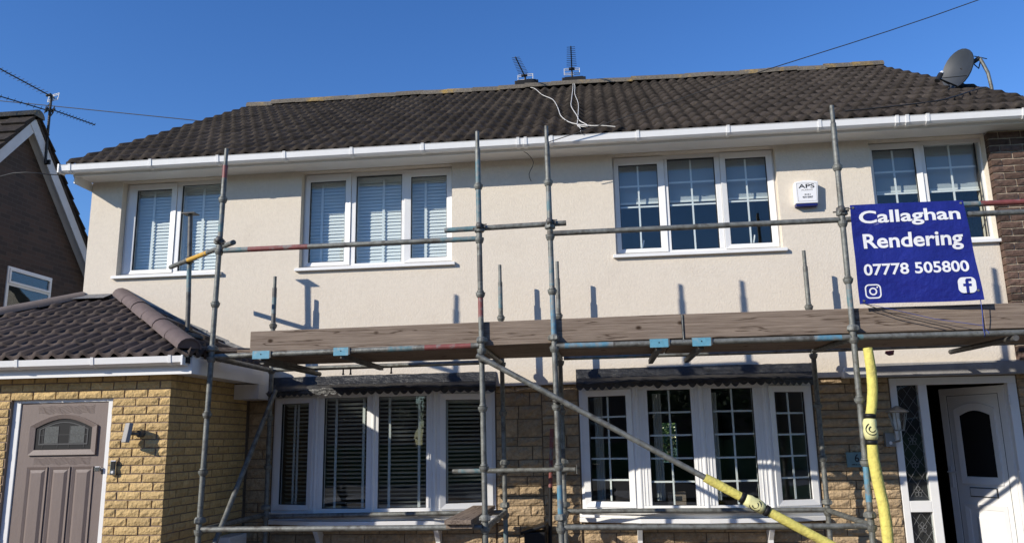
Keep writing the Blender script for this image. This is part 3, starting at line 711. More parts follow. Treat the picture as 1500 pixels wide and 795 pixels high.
# inside the right-hand room: curtain strips and a small wooden box on the sill
for i, (x, y) in enumerate(((-0.10, .30), (0.52, .20), (1.10, .18), (1.72, .25))):
    w = MB(); nn = 10
    vs = [(x+.09*k/nn, y+.016*math.sin(k*2.1), z) for z in (0.95, 2.05) for k in range(nn+1)]
    w._add(vs, [(k, k+1, nn+1+k+1, nn+1+k) for k in range(nn)], True)
    tag(w.build('curtain', 'blind_grey'), ('narrow net curtain in the barred bow sash nearest the scaffold pair', 'narrow net curtain in the second barred bow pane from the scaffold pair', 'narrow net curtain in the third barred bow pane from the scaffold pair', 'narrow net curtain in the barred bow sash nearest the front door')[i], 'curtain', 'net curtains in the lower barred window')
w = MB(); w.box(0.62, 0.80, 0.03, 0.12, BZ0+.02, BZ0+.16); w.m = 1; w.box(0.66, 0.76, 0.028, 0.0295, BZ0+.07, BZ0+.12)
tag(w.build('wooden_box', ['wood_x', 'print_black']), 'small wooden box standing on the sill inside the lower barred window', 'box')

# ---- entrance of the right house: lintel, frame, side light, open door
w = MB(); w.box(2.72, 4.62, -0.055, 0.05, 2.150, 2.288); w.build('lintel', 'lintel_grey', HR, 0.006)
w = MB(); w.box(2.44, 2.719, -0.075, 0.05, 2.150, 2.222); w.box(2.455, 2.715, -0.06, 0.05, 2.223, 2.255); w.build('lintel_end', 'upvc_dull', HR, 0.006)
f = MB(); y0, y1 = 0.03, 0.10
f.box(2.905, 2.972, y0, y1, 0, 2.142); f.box(3.178, 3.262, y0, y1, 0, 2.068); f.box(2.972, 4.12, y0, y1, 2.068, 2.142); f.box(4.035, 4.12, y0, y1, 0, 2.068)
f.box(2.972, 3.178, y0, y1, 0.828, 0.935); f.box(2.972, 3.178, y0, y1, 0.0, 0.22)
DF = f.build('door_frame', 'upvc_white', HR, 0.005)
for z0_, z1_ in ((0.935, 2.068), (0.22, 0.828)):
    q = MB(); q.box(2.972, 3.178, y0+.03, y0+.036, z0_, z1_); q.build('pane', 'glass', DF)
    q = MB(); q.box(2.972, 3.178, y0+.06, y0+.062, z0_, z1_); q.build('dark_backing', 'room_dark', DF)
    q = MB(); zz = z0_
    while zz < z1_:
        for sgn in (1, -1):
            xa, xb = (2.972, 3.178) if sgn > 0 else (3.178, 2.972); ze = min(zz+0.30, z1_); fr_ = (ze-zz)/0.30
            q.tube((xa, y0+.028, zz), (xa+(xb-xa)*fr_, y0+.028, ze), 0.0022, 4)
        zz += 0.15
    for zc in ([1.02, 1.30, 1.52] if z0_ > .5 else [0.68]):
        for k in range(5):
            a0 = k*2*PI/5+.3; pts_ = [(3.075+.045*math.cos(a0)*t+.018*math.sin(a0)*math.sin(PI*t)*s__, y0+.026, zc+.055*math.sin(a0)*t-.018*math.cos(a0)*math.sin(PI*t)*s__) for s__ in (1, -1) for t in ((0, .33, .66, 1) if s__ > 0 else (1, .66, .33, 0))]
            for i in range(len(pts_)-1):
                if (Vector(pts_[i])-Vector(pts_[i+1])).length > 1e-4: q.tube(pts_[i], pts_[i+1], 0.0022, 4)
    q.build('lead_came', 'lead_grey', DF)
# leaf, hinged on the right jamb and standing open into the hall
DX, DY, DA = 4.028, 0.085, math.radians(180-61)
TD = Matrix.Translation((DX, DY, 0)) @ Matrix.Rotation(DA, 4, 'Z') @ Matrix.Rotation(PI, 4, 'Z') @ Matrix.Translation((-0.765, 0, 0))
# local leaf: x 0..0.765 (0 = lock edge), outer face at y=0 facing the street
d = MB(); d.T = TD; d.box(0, 0.765, 0.0, 0.055, 0.10, 2.055); LEAF = d.build('front_door', 'upvc_white', HR, 0.004)
def arch(x0, x1, z0, zs, zt, n_=10):
    return [(x0, z0), (x1, z0)]+[(x1+(x0-x1)*i/n_, zs+(zt-zs)*math.sin(PI*i/n_)) for i in range(n_+1)]
d = MB(); d.T = TD; d.rring(0.004, 0.761, 0.104, 2.051, 0.075, -0.012, 0.0, 0.004); d.build('leaf_frame', 'upvc_white', LEAF, 0.003)
d = MB(); d.T = TD; d.ring(arch(0.155, 0.625, 1.06, 1.83, 1.89), arch(0.215, 0.565, 1.135, 1.765, 1.815), -0.016, 0.0, 0.010); d.build('glass_moulding', 'upvc_white', LEAF, 0.003)
d = MB(); d.T = TD; d.prism(arch(0.218, 0.562, 1.138, 1.76, 1.81), -0.003, -0.001); d.build('door_glass', 'black_plastic', LEAF)
d = MB(); d.T = TD; d.rring(0.15, 0.63, 0.20, 0.86, 0.05, -0.014, 0.0, 0.008); d.frust(0.26, 0.52, 0.30, 0.76, -0.001, -0.014, 0.03); d.build('door_panel', 'upvc_white', LEAF)
d = MB(); d.T = TD; d.rring(0.235, 0.545, 0.935, 1.03, 0.008, -0.010, 0.0); d.m = 1; d.box(0.244, 0.536, -0.016, 0.0, 0.944, 1.021); d.build('letterbox', ['gasket', 'upvc_dull'], LEAF)
d = MB(); d.T = TD; d.box(0.022, 0.052, -0.022, -0.012, 1.02, 1.24); d.tube((0.037, -0.02, 1.18), (0.037, -0.06, 1.18), 0.009, 8); d.tube((0.037, -0.058, 1.18), (0.14, -0.058, 1.18), 0.009, 8); d.build('handle', 'upvc_dull', LEAF)
d = MB(); d.T = TD; d.rring(0.083, 0.682, 0.182, 1.975, 0.005, -0.0015, 0.0); d.build('gasket', 'gasket', LEAF)
for z in (0.35, 1.15, 1.9):
    d = MB(); d.tube((4.03, 0.02, z-.05), (4.03, 0.02, z+.05), 0.012, 8); d.build('hinge', 'upvc_dull', DF)
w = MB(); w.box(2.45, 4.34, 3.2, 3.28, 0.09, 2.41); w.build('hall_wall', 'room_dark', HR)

# ------------------------------------------------------------------ brick porch extension at the left
EX, EYF = -3.90, -1.62                       # side wall plane, front wall plane
XT = empty('porch_extension', (-5.7, -0.8, 0), 'yellow brick porch extension with plum tiled hip roof and taupe front door', 'extension')
DX0, DX1, DZ = -5.465, -4.462, 2.072         # door opening
w = MB(); wall_face(w, -7.66, EX-.014, 0, 2.262, [(DX0, DX1, 0, DZ)], EYF+.014, EYF+.24)
w.box(EX-.24, EX-.0141, EYF+.2401, 0.03, 0, 2.262); w.box(-7.66, -7.42, EYF+.2401, 4.0, 0, 2.262)
EW = w.build('brick_wall', 'mortar_pink', XT)
BY = brick_variants('brick', 'brick_yellow', 0.211, 0.063, 0.10, 0.008, 5, 5, 2, 200)
BYH = brick_variants('brick', 'brick_yellow', 0.098, 0.063, 0.10, 0.008, 3, 3, 2, 230)
def course_fill(x0, x1, start, emit):
    """cut a running-bond course to a length; emit(x, length)"""
    x = start
    while x < x1-.004:
        a, b = max(x, x0), min(x+0.215, x1)
        if b-a > 0.02: emit(a, b-a)
        x += 0.225
side_rot = (0, 0, PI/2)
for c in range(30):
    z = 2.262-0.075*(c+1)+.005
    if z < 0.45: break
    half = 0.1125 if c % 2 else 0.0
    def front(a, L):
        me = random.choice(BY if L > .12 else BYH); place('brick', me, EW, (a, EYF+random.uniform(-.003, .003), z), None, (L/(0.215 if L > .12 else 0.1025), 1, 1))
    if z+.065 > DZ: course_fill(-5.78, EX-.002, EX-0.0-0.225*9-half+.010-.002, front)
    else:
        course_fill(DX1+.004, EX-.002, EX-0.225*9-half+.008, front); course_fill(-5.78, DX0-.004, EX-0.225*9-half+.008, front)
    # side wall: rotated so that the rock face looks to +x
    def side(a, L):
        me = random.choice(BY if L > .12 else BYH); place('brick', me, EW, (EX+random.uniform(-.003, .003), a, z), side_rot, (L/(0.215 if L > .12 else 0.1025), 1, 1))
    course_fill(EYF+.104, -0.002, EYF+.104-(0.1125 if not c % 2 else 0), side)
w = MB()
for c in range(30):
    z = 2.262-0.075*(c+1)+.005
    if z+.065 > DZ or z < .45:
        x0_ = -7.66
        k = 0
        while x0_ < -5.80:
            w.box(x0_, min(x0_+.215, -5.79), EYF, EYF+.02, z, z+.065); x0_ += .225
tag(w.build('brick_remainder', 'brick_yellow', EW), kind='stuff')
# roof
HXR, HXL, EYE, EZE = -3.62, -7.84, -1.86, 2.40
TAN2 = 0.465; C2 = math.cos(math.atan(TAN2)); S2 = math.sin(math.atan(TAN2))
top = lambda y: EZE+(y-EYE)*TAN2
w = MB(); e = -0.035
A = (HXL, EYE+.03, EZE+e); B = (HXR-.03, EYE+.03, EZE+e); Cc = (-5.48, -0.004, top(0)+e); Dd = (-5.98, -0.004, top(0)+e); Er = (HXR-.03, -0.004, EZE+e)
Lb = (HXL, 5.0, EZE+e); Lt = (-5.98, 5.0, top(0)+e)
for poly in ((A, B, Cc, Dd), (B, Er, Cc), (A, Dd, Lt, Lb)):
    k = len(poly); w._add(list(poly)+[(x, y, z-.05) for x, y, z in poly], [tuple(range(k)), tuple(range(2*k-1, k-1, -1))]+[(i, k+i, k+(i+1) % k, (i+1) % k) for i in range(k)])
XR_ = w.build('porch_roof', 'underlay', XT)
q2 = math.sqrt(.5)
lay(XR_, TP, (-6.62, EYE, EZE-.03), (1, 0, 0), (0, C2, S2), (0, -S2, C2), 10, 6, half=True,
    clips=(((HXR, EYE, 0), (q2, q2, 0)), ((HXL, EYE, 0), (-q2, q2, 0)), ((0, -.012, 0), (0, 1, 0)), ((-6.75, 0, 0), (-1, 0, 0))))
lay(XR_, TP, (HXR, EYE, EZE-.03), (0, 1, 0), (-C2, 0, S2), (S2, 0, C2), 6, 6, half=True,
    clips=(((HXR, EYE, 0), (-q2, -q2, 0)), ((0, -.012, 0), (0, 1, 0))))
HC = cap_mesh('hip_tile', 'hip_plum', 0.102, 0.44); HG = cap_mesh('hip_tile', 'hip_grey', 0.098, 0.44)
def hips(x, y, dx, n_, me, zoff=0.042):
    d3 = Vector((dx, 1, TAN2)); L = (0-EYE)*d3.length; d3.normalize()
    xa = d3; ya = Vector((0, 0, 1)).cross(xa).normalized(); za = xa.cross(ya); R = Matrix((xa, ya, za)).transposed().to_euler()
    st = L/n_
    for i in range(n_):
        p = Vector((x, y, EZE+zoff))+d3*(i*st)+za*(.004*(n_-i) % .01)
        place('hip_tile', me, XR_, p, R, (st/.44, 1, 1))
hips(HXR, EYE, -1, 6, HC); hips(HXL, EYE, 1, 6, HG, 0.02)
# lead aprons where the roof meets the rendered wall
za0 = top(0)+.055
w = MB(); w._add([(-5.975, -.014, za0-.05), (-5.585, -.014, za0-.05), (-5.585, -.014, 3.335), (-5.975, -.014, 3.335), (-5.985, -.17, top(-.17)+.075), (-5.60, -.17, top(-.17)+.075), (-5.985, -.014, za0+.015), (-5.58, -.014, za0+.015)],
              [(0, 1, 2, 3), (4, 5, 7, 6)]); w.build('lead_apron', 'lead_grey', XR_)
w = MB()
for i in range(7):
    xa_, xb_ = -5.5+i*.262, -5.5+(i+1)*.262
    za_, zb_ = EZE+(HXR-xa_)*TAN2, EZE+(HXR-xb_)*TAN2
    w._add([(xa_, -.008-.002*(i % 2), za_), (xb_+.03, -.008-.002*(i % 2), zb_), (xb_+.03, -.008-.002*(i % 2), zb_+.085), (xa_, -.008-.002*(i % 2), za_+.085)], [(0, 1, 2, 3)])
    w._add([(xa_, -.011, za_+.045), (xb_, -.011, zb_+.045), (xb_-.03, -.13, zb_+.052), (xa_-.03, -.13, za_+.052)], [(0, 1, 2, 3)])
w.build('lead_flashing', 'lead_grey', XR_)
# eaves
w = MB(); w.box(-7.8, HXR-.012, EYE+.085, EYE+.10, 2.225, 2.37); w.box(HXR-.0285, HXR-.012, EYE+.1001, -0.004, 2.225, 2.392); w.build('fascia', 'upvc_white', XT)
w = MB(); w.box(-7.8, HXR-.086, EYE+.1001, EYF-.001, 2.238, 2.248); w.box(EX+.001, HXR-.029, EYF-.0005, -0.004, 2.238, 2.248); w.build('soffit', 'upvc_dull', XT)
w = MB(); prof = [(EYE+.083, 2.378), (EYE+.08, 2.325), (EYE+.06, 2.302), (EYE+.02, 2.302), (EYE-.012, 2.322), (EYE-.020, 2.378), (EYE-.010, 2.378), (EYE-.004, 2.326), (EYE+.022, 2.310), (EYE+.058, 2.310), (EYE+.072, 2.33), (EYE+.075, 2.378)]
k = len(prof); vs = [(x, y, z) for x in (-7.8, HXR-.06) for y, z in prof]
w._add(vs, [(i, (i+1) % k, k+(i+1) % k, k+i) for i in range(k)]+[tuple(range(k)), tuple(range(2*k-1, k-1, -1))]); G = w.build('gutter', 'upvc_white', XT)
for x in (-3.79, -4.52, -5.25, -6.1):
    q = MB(); pr = [(EYE+.084, 2.382), (EYE+.084, 2.318), (EYE+.062, 2.295), (EYE+.018, 2.295), (EYE-.018, 2.318), (EYE-.027, 2.384), (EYE-.005, 2.385)]
    k = len(pr); q._add([(x+a, y, z) for a in (-.014, .014) for y, z in pr], [tuple(range(k)), tuple(range(2*k-1, k-1, -1))]+[(i, i+1, k+i+1, k+i) for i in range(k-1)]); q.build('gutter_bracket', 'upvc_white', G)
q = MB(); q.box(HXR-.061, HXR-.046, EYE-.024, EYE+.083, 2.296, 2.384); q.build('stop_end', 'upvc_white', G)
w = MB(); w.box(HXR-.279, HXR-.010, -.35, -.006, 2.07, 2.224); w.build('eaves_box', 'upvc_dull', XT)
# taupe composite door with arched leaded light and three raised panels
YD = EYF+.045
f = MB(); f.box(DX0, DX0+.075, YD, YD+.07, 0, DZ); f.box(DX1-.06, DX1, YD, YD+.07, 0, DZ); f.box(DX0+.075, DX1-.06, YD, YD+.07, DZ-.062, DZ)
XF = f.build('door_frame', 'upvc_white', XT, 0.004)
lx0, lx1, lz1 = DX0+.08, DX1-.064, DZ-.066
d = MB(); d.box(lx0, lx1, YD+.012, YD+.06, 0.06, lz1); LEAF2 = d.build('composite_door', 'door_taupe', XT, 0.003)
yf = YD+.012
gx0, gx1 = -5.245, -4.640
d = MB(); d.ring(arch(gx0-.03, gx1+.03, 1.535, 1.80, 1.905), arch(gx0+.025, gx1-.025, 1.585, 1.78, 1.862), yf-.022, yf, 0.012); d.build('glass_moulding', 'door_taupe', LEAF2, .003)
d = MB(); d.prism(arch(gx0+.024, gx1-.024, 1.586, 1.779, 1.861), yf-.002, yf-.001); d.build('door_glass', 'black_plastic', LEAF2)
d = MB(); d.ring(arch(gx0+.062, gx1-.062, 1.628, 1.770, 1.835), arch(gx0+.072, gx1-.072, 1.637, 1.765, 1.826), yf-.006, yf-.002)
for z in (1.636, 1.716): d.box(gx0+.06, gx1-.06, yf-.005, yf-.0025, z, z+.004)
for x in (gx0+.10, gx1-.10, (gx0+gx1)/2-.055, (gx0+gx1)/2+.055): d.box(x, x+.004, yf-.0052, yf-.0024, 1.60, 1.80)
d.build('lead_came', 'lead_dark', LEAF2)
for a, b in ((gx0+.112, (gx0+gx1)/2-.056), ((gx0+gx1)/2+.06, gx1-.102)):
    d = MB(); d.box(a, b, yf-.0038, yf-.0021, 1.642, 1.795); d.build('obscure_glass', 'obscure', LEAF2)
for a, b in ((-5.245, -5.090), (-5.020, -4.868), (-4.800, -4.645)):
    d = MB(); d.rring(a-.022, b+.022, 0.28, 1.432, 0.024, yf-.010, yf, 0.008); d.frust(a+.004, b-.004, 0.31, 1.405, yf-.001, yf-.014, 0.026); d.build('raised_panel', 'door_taupe', LEAF2)
# embossed grain arcs above and below the glass
for zc, hh in ((1.945, .035), (1.483, .03)):
    d = MB()
    for i in range(6):
        o_ = (i-2.5)*hh*.34; pts_ = []
        for k in range(40):
            x = -5.215+k*.0142; pts_.append((x, yf-.0006, zc+o_+hh*.30*math.sin(k*.62+i*.35)*(1-.12*abs(i-2.5))+hh*.10*math.sin(k*1.7+i)))
        d.path(pts_, 0.0024, 4)
    d.build('wood_grain', 'door_taupe', LEAF2)
d = MB(); d.tube((-4.545, yf, 1.405), (-4.545, yf-.03, 1.405), 0.02, 10); d.box(-4.585, -4.535, yf-.045, yf-.028, 1.385, 1.43); d.build('lock', 'chrome', LEAF2, .004)
# wall floodlight and doorbell on the bricks
E_ = empty('wall_light', (-4.16, EYF, 1.66), 'slim grey panel light on a bracket on the sunlit yellow brick wall', 'light')
q = MB(); q.T = Matrix.Translation((-4.215, EYF-.12, 1.72)) @ Matrix.Rotation(math.radians(-42), 4, 'Z') @ Matrix.Rotation(math.radians(-8), 4, 'X'); q.box(-.06, .06, -.018, .018, -.085, .085); q.build('lamp_panel', 'lintel_grey', E_, .004)
q = MB(); q.tube((-4.20, EYF-.11, 1.715), (-4.15, EYF-.05, 1.71), 0.016, 8); q.tube((-4.15, EYF-.05, 1.71), (-4.14, EYF+.01, 1.71), 0.03, 10); q.build('arm', 'steel_dark', E_)
E_ = empty('doorbell', (-4.385, EYF, 1.35), 'small silver and black video doorbell on the brick beside the taupe door', 'doorbell')
q = MB(); q.box(-4.413, -4.357, EYF-.03, EYF+.012, 1.352, 1.482); q.build('body', 'chrome', E_, .006)
q = MB(); q.box(-4.405, -4.365, EYF-.034, EYF-.0295, 1.405, 1.476); q.build('face', 'black_plastic', E_, .002)
q = MB(); q.tube((-4.385, EYF-.03, 1.38), (-4.385, EYF-.036, 1.38), .012, 12); q.build('button', 'upvc_dull', E_)
# meter box on the side wall
E_ = empty('meter_box', (EX, -.42, .0), 'white plastic meter box low on the shaded side of the brick porch', 'meter box')
q = MB(); q.box(EX-.01, EX+.16, -.62, -.22, 0.10, .700); q.build('body', 'upvc_dull', E_, .008)
q = MB(); q.box(EX+.161, EX+.168, -.60, -.24, 0.13, .675); q.build('lid', 'upvc_dull', E_, .004)

# ------------------------------------------------------------------ neighbour's gable
NB = empty('house', (-11.5, 3.2, 0), "neighbouring dark brick gabled house with white bargeboards and a small window", 'house')
NX, NY, NZ, HS, NT = -9.5, 3.17, 6.95, 3.35, 1.15
ev = NZ-HS*NT
w = MB(); w._add([(x, y, z) for x in (NX-7, NX) for y, z in ((NY-HS, 0), (NY+HS, 0), (NY+HS, ev), (NY, NZ), (NY-HS, ev))],
                 [(0, 1, 2, 3, 4), (9, 8, 7, 6, 5), (0, 5, 6, 1), (1, 6, 7, 2), (2, 7, 8, 3), (3, 8, 9, 4), (4, 9, 5, 0)]); w.build('brick_wall', 'brick_wall_far', NB)
nc = math.cos(math.atan(NT)); ns_ = math.sin(math.atan(NT))
for sg in (-1, 1):
    L = (HS+.25)/nc; w = MB()
    a = Vector((0, sg*nc, -ns_)); nrm = Vector((0, sg*ns_, nc)); P0 = Vector((NX, NY, NZ+.06))
    def pt(x, t, h): q_ = P0+a*t+nrm*h; return (x, q_.y, q_.z)
    w._add([pt(x, t, h) for x in (NX-7, NX+.20+.002*sg) for t, h in ((0, .02), (L, .02), (L, .07), (0, .07))], [(0, 1, 2, 3), (7, 6, 5, 4), (0, 4, 5, 1), (1, 5, 6, 2), (2, 6, 7, 3), (3, 7, 4, 0)])
    R_ = w.build('roof', 'tile_black', NB)
    # stepped tile ends along the verge
    for i in range(int(L/.3)):
        q = MB(); q._add([pt(x, i*.3+t, h) for x in (NX-.2, NX+.24+.002*sg) for t, h in ((0, .071), (.32, .095), (.32, .125), (0, .085))], [(0, 1, 2, 3), (7, 6, 5, 4), (0, 4, 5, 1), (1, 5, 6, 2), (2, 6, 7, 3), (3, 7, 4, 0)]); q.build('tile', 'tile_black', R_)
    w = MB(); w._add([pt(x, t, h) for x in (NX+.16+.004*sg, NX+.185+.004*sg) for t, h in ((0.0, -.15), (L, -.15), (L, .02), (0.0, .02))], [(0, 1, 2, 3), (7, 6, 5, 4), (0, 4, 5, 1), (1, 5, 6, 2), (2, 6, 7, 3), (3, 7, 4, 0)]); w.build('bargeboard', 'barge_white', NB)
    w = MB(); w._add([pt(x, t, h) for x in (NX+.004+.002*sg, NX+.155) for t, h in ((0.0, -.10), (L, -.10), (L, -.08), (0.0, -.08))], [(0, 1, 2, 3), (7, 6, 5, 4), (0, 4, 5, 1), (1, 5, 6, 2), (2, 6, 7, 3), (3, 7, 4, 0)]); w.build('soffit', 'upvc_dull', NB)
w = MB(); w.T = Matrix.Translation((NX-7, NY, NZ+.15)); w.lathe([(0.0001, 0), (.13, 0)], n=8)
w = MB(); vs = []
for x in (NX-7, NX+.25):
    for j in range(9): a_ = PI*j/8; vs.append((x, NY-.14*math.cos(a_), NZ+.10+.13*math.sin(a_)))
w._add(vs, [(j, j+1, 9+j+1, 9+j) for j in range(8)]+[tuple(range(8, -1, -1)), tuple(range(9, 18))], True); w.build('ridge', 'ridge_lichen', NB)
# its window (in the wall facing +x)
TN = Matrix.Translation((NX, 0, 0)) @ Matrix.Rotation(PI/2, 4, 'Z')      # local x -> world y, local -y -> world +x
wy0, wy1, wz0, wz1 = 3.14, 4.20, 3.30, 4.50
f = MB(); f.T = TN; f.rring(wy0, wy1, wz0, wz1, .055, -.02, .06); f.box(wy0+.055, wy1-.055, -.02, .06, 4.19, 4.25); f.rring(wy0+.03, wy1-.03, 4.225, wz1-.03, .04, -.035, .0)
NF = f.build('window', 'upvc_white', NB, .004)
for z0_, z1_ in ((wz0+.055, 4.19), (4.26, wz1-.068)):
    q = MB(); q.T = TN; q.box(wy0+.056, wy1-.056, -.012, -.006, z0_, z1_); q.build('pane', 'glass', NF)
    q = MB(); q.T = TN; q.box(wy0+.056, wy1-.056, -.0045, -.0015, z0_, z1_); q.build('dark_backing', 'room_dark', NF)
q = MB(); q.T = TN; q.box(wy0-.04, wy1+.04, -.07, -.001, wz0-.05, wz0); q.build('sill', 'upvc_white', NF)

# ------------------------------------------------------------------ aerials, dish, cables
def yagi(mb, base, direction, L, ne, half, refl=True, m_b=0, m_r=1):
    d_ = Vector(direction).normalized(); s_ = d_.cross(Vector((0, 0, 1))).normalized(); u_ = s_.cross(d_); b_ = Vector(base)
    mb.m = m_b; mb.tube(b_-d_*.06, b_+d_*L, 0.011, 6)
    for i in range(ne):
        p = b_+d_*(0.14+(L-.16)*i/(ne-1)); h = half*(1-.25*i/ne); mb.tube(p-s_*h, p+s_*h, 0.0045, 5)
    mb.box  # boom
    if refl:
        mb.m = m_r
        for z_ in (-.06, -.03, .03, .06):
            p = b_-d_*.04+u_*z_; mb.tube(p-s_*.135, p+s_*.135, 0.006, 5)
        for t in (-.13, 0, .13): mb.tube(b_-d_*.04+s_*t-u_*.064, b_-d_*.04+s_*t+u_*.064, .005, 5)
    mb.m = m_b; mb.tube(b_-s_*.05+d_*.05, b_+s_*.05+d_*.05, .025, 6)
for x, dirv, zb, zt, lb in ((-1.10, (-.12, -1, .02), 7.40, 7.64, 'tilted television aerial on the roof ridge with a looping white cable below'), (-0.30, (.02, -1, .10), 7.40, 7.70, 'upright television aerial on the roof ridge with two cables hanging straight down')):
    E_ = empty('tv_aerial', (x, RY+.08, zb), lb, 'aerial', 'television aerials on the ridge')
    q = MB(); q.tube((x, RY+.08, zb-.03), (x, RY+.08, zt+.05), 0.016, 8); q.build('mast', 'aerial_dark', E_)
    q = MB(); yagi(q, (x, RY+.04, zt), dirv, 0.72, 11, .085); q.build('antenna', ['aerial_dark', 'aerial_pale'], E_)
    q = MB(); q.box(x-.17, x+.23, RY-.06, RY+.18, RZ+.06, RZ+.155); q.box(x-.13, x+.19, RY-.03, RY+.15, RZ+.155, RZ+.18)
    tag(q.build('ridge_vent', 'black_plastic', None, .01), 'low black ridge terminal under the tilted aerial' if x < -1 else 'low black ridge terminal under the upright aerial', 'roof vent', 'black terminals on the ridge')
E_ = empty('tv_aerial', (NX+.15, 3.45, 6.85), "cluster of three dark aerials on a pole at the neighbour's gable", 'aerial')
q = MB(); q.path([(NX+.2, 3.49, 6.35), (NX+.21, 3.46, 6.9), (NX+.22, 3.44, 7.2), (NX+.22, 3.44, 7.58)], .022, 8); q.build('mast', 'aerial_dark', E_)
q = MB(); q.box(NX+.17, NX+.27, 3.50, 3.53, 6.34, 6.42); q.build('clamp', 'aerial_dark', E_)
for (z_, dv, L, rf) in ((7.55, (-.30, -.95, .12), 0.95, True), (7.28, (-.75, -.80, .10), 1.25, False), (7.32, (.55, .75, -.10), .75, False)):
    q = MB(); yagi(q, (NX+.22, 3.44, z_), dv, L, 12, .10, True, 0, 1 if rf else 0); q.build('antenna', ['aerial_dark', 'aerial_pale'], E_)
# satellite dish on a pole behind the right verge
E_ = empty('satellite_dish', (4.76, 0.90, 5.3), 'dark grey satellite dish on a bent pole by the right end of the roof', 'satellite dish')
q = MB(); q.path([(4.74, 0.90, 5.05), (4.74, 0.90, 5.60), (4.73, .91, 5.78), (4.69, 0.92, 5.92), (4.67, .93, 5.99)], .02, 10); q.build('pole', 'steel', E_)
dc = Vector((4.46, 0.98, 5.87)); dn = Vector((-0.87, -0.42, 0.22)).normalized(); ds = dn.cross(Vector((0, 0, 1))).normalized(); du = ds.cross(dn)
q = MB(); vs = []; n_ = 24; rg = [0, .35, .7, 1.0]
for k_, r_ in enumerate(rg):
    for j in range(n_):
        a_ = 2*PI*j/n_; vs.append(dc+ds*(.225*r_*math.cos(a_))+du*(.255*r_*math.sin(a_))+dn*(.055*r_*r_))
fs = [(k_*n_+j, k_*n_+(j+1) % n_, (k_+1)*n_+(j+1) % n_, (k_+1)*n_+j) for k_ in range(3) for j in range(n_)]
q._add(vs, fs, True); vb = [v-dn*.014 for v in vs]; q._add(vb, [f_[::-1] for f_ in fs], True)
q._add(vs[-n_:]+vb[-n_:], [(j, (j+1) % n_, n_+(j+1) % n_, n_+j) for j in range(n_)]); q.build('reflector', 'dish_grey', E_)
q = MB(); tip = dc+dn*.33-du*.24; q.tube(dc-du*.24+dn*.03, tip, .011, 6); q.tube(dc-du*.15-ds*.13+dn*.03, tip, .005, 5); q.tube(dc-du*.15+ds*.13+dn*.03, tip, .005, 5); q.build('feed_arm', 'aerial_dark', E_)
q = MB(); q.tube(tip-du*.04+dn*.02, tip+du*.07-dn*.03, .030, 10); q.m = 1; q.tube(tip+du*.07-dn*.03, tip+du*.10-dn*.05, .024, 10); q.build('receiver', ['aerial_dark', 'upvc_dull'], E_)
q = MB(); q.tube(dc-dn*.01, (4.67, .93, 5.99), .026, 8); q.path([dc-dn*.01+du*.13, dc-dn*.17+du*.17, dc-dn*.28+du*.13, (4.69, .93, 5.99)], .008, 6); q.tube((4.60, .90, 6.0), (4.76, .95, 5.98), .006, 5); q.build('back_bracket', 'aerial_dark', E_)
def cable(pts, r, m_, label, group=None, name='cable', sub=3):
    P_ = [Vector(p) for p in pts]; out = []
    for i in range(len(P_)-1):
        p0, p1, p2, p3 = P_[max(i-1, 0)], P_[i], P_[i+1], P_[min(i+2, len(P_)-1)]
        for k_ in range(sub):
            t = k_/sub; out.append(0.5*((2*p1)+(p2-p0)*t+(2*p0-5*p1+4*p2-p3)*t*t+(3*p1-p0-3*p2+p3)*t**3))
    out.append(P_[-1]); q = MB(); q.path(out, r, 5)
    return tag(q.build(name, m_), label, 'cable', group)
def onroof(pts, h=.012): return [(x, y, EZ+.045+(y-EY)*TANP+h) for x, y in pts]
cable([(-1.08, RY+.05, 7.45)]+onroof([(-0.92, 3.74), (-0.73, 2.78), (-0.54, 2.14), (-0.43, 1.23), (-0.37, 0.56), (-0.26, 0.05), (-0.13, -.18), (0.0, -.30), (0.12, -.34)])+[(0.25, -.37, 4.87)], .0055, 'cable_white', 'slack white cable looping down the tiles from the tilted aerial', 'aerial cables on the tiles')
cable([(-.30, RY+.05, 7.5)]+onroof([(-0.28, 3.7), (-0.27, 2.05), (-0.26, 1.33), (-0.18, 0.56), (-0.14, 0.11), (-0.06, -.20), (-0.05, -.33), (-0.12, -.30), (-0.17, -.10)]), .0055, 'cable_white', 'white cable from the upright aerial curling back on itself above the gutter', 'aerial cables on the tiles')
cable([(-.29, RY+.05, 7.5)]+onroof([(-0.25, 3.7), (-0.235, 2.64), (-0.17, 1.57), (-0.16, 0.4), (-0.16, -.20), (-.13, -.36)])+[(-.12, -.47, 4.79)], .005, 'cable_white', 'straighter white cable from the upright aerial running down into the gutter', 'aerial cables on the tiles')
cable(onroof([(4.58, .71), (4.37, .54), (3.82, .02), (3.46, -.16), (2.97, -.30), (2.63, -.37)], .02), .008, 'cable_black', 'black cable lying across the tiles from the satellite dish')
cable([(-.47, -.47, 4.70), (.6, -.55, 4.97), (1.66, -.6, 5.26), (4.05, -.6, 5.94), (8, -.6, 7.3), (14, -.6, 9.8)], .005, 'cable_black', 'black overhead telephone cable rising from the gutter across the roof', sub=6)
cable([(-16, 7, 9.70), (-13.27, 7, 9.287), (-8.36, 7, 8.48), (-4.2, 6.9, 7.75), (-2.0, 6.6, 6.2)], .010, 'cable_black', 'thin overhead cable passing behind the roof from the neighbour aerial', sub=5)
cable([(NX+.03, 1.8, 5.0), (-7.03, -.18, 4.78), (-6.30, -.2, 4.752), (-6.03, -.25, 4.76)], .007, 'cable_black', 'thin cable strung between the two houses under the eaves', sub=5)
cable([(-.80, -.30, 4.69), (-.72, -.28, 4.66), (-.66, -.14, 4.60), (-.72, -.05, 4.50), (-.70, -.02, 4.42)], .004, 'cable_black', 'short loose black wire dangling under the eaves')

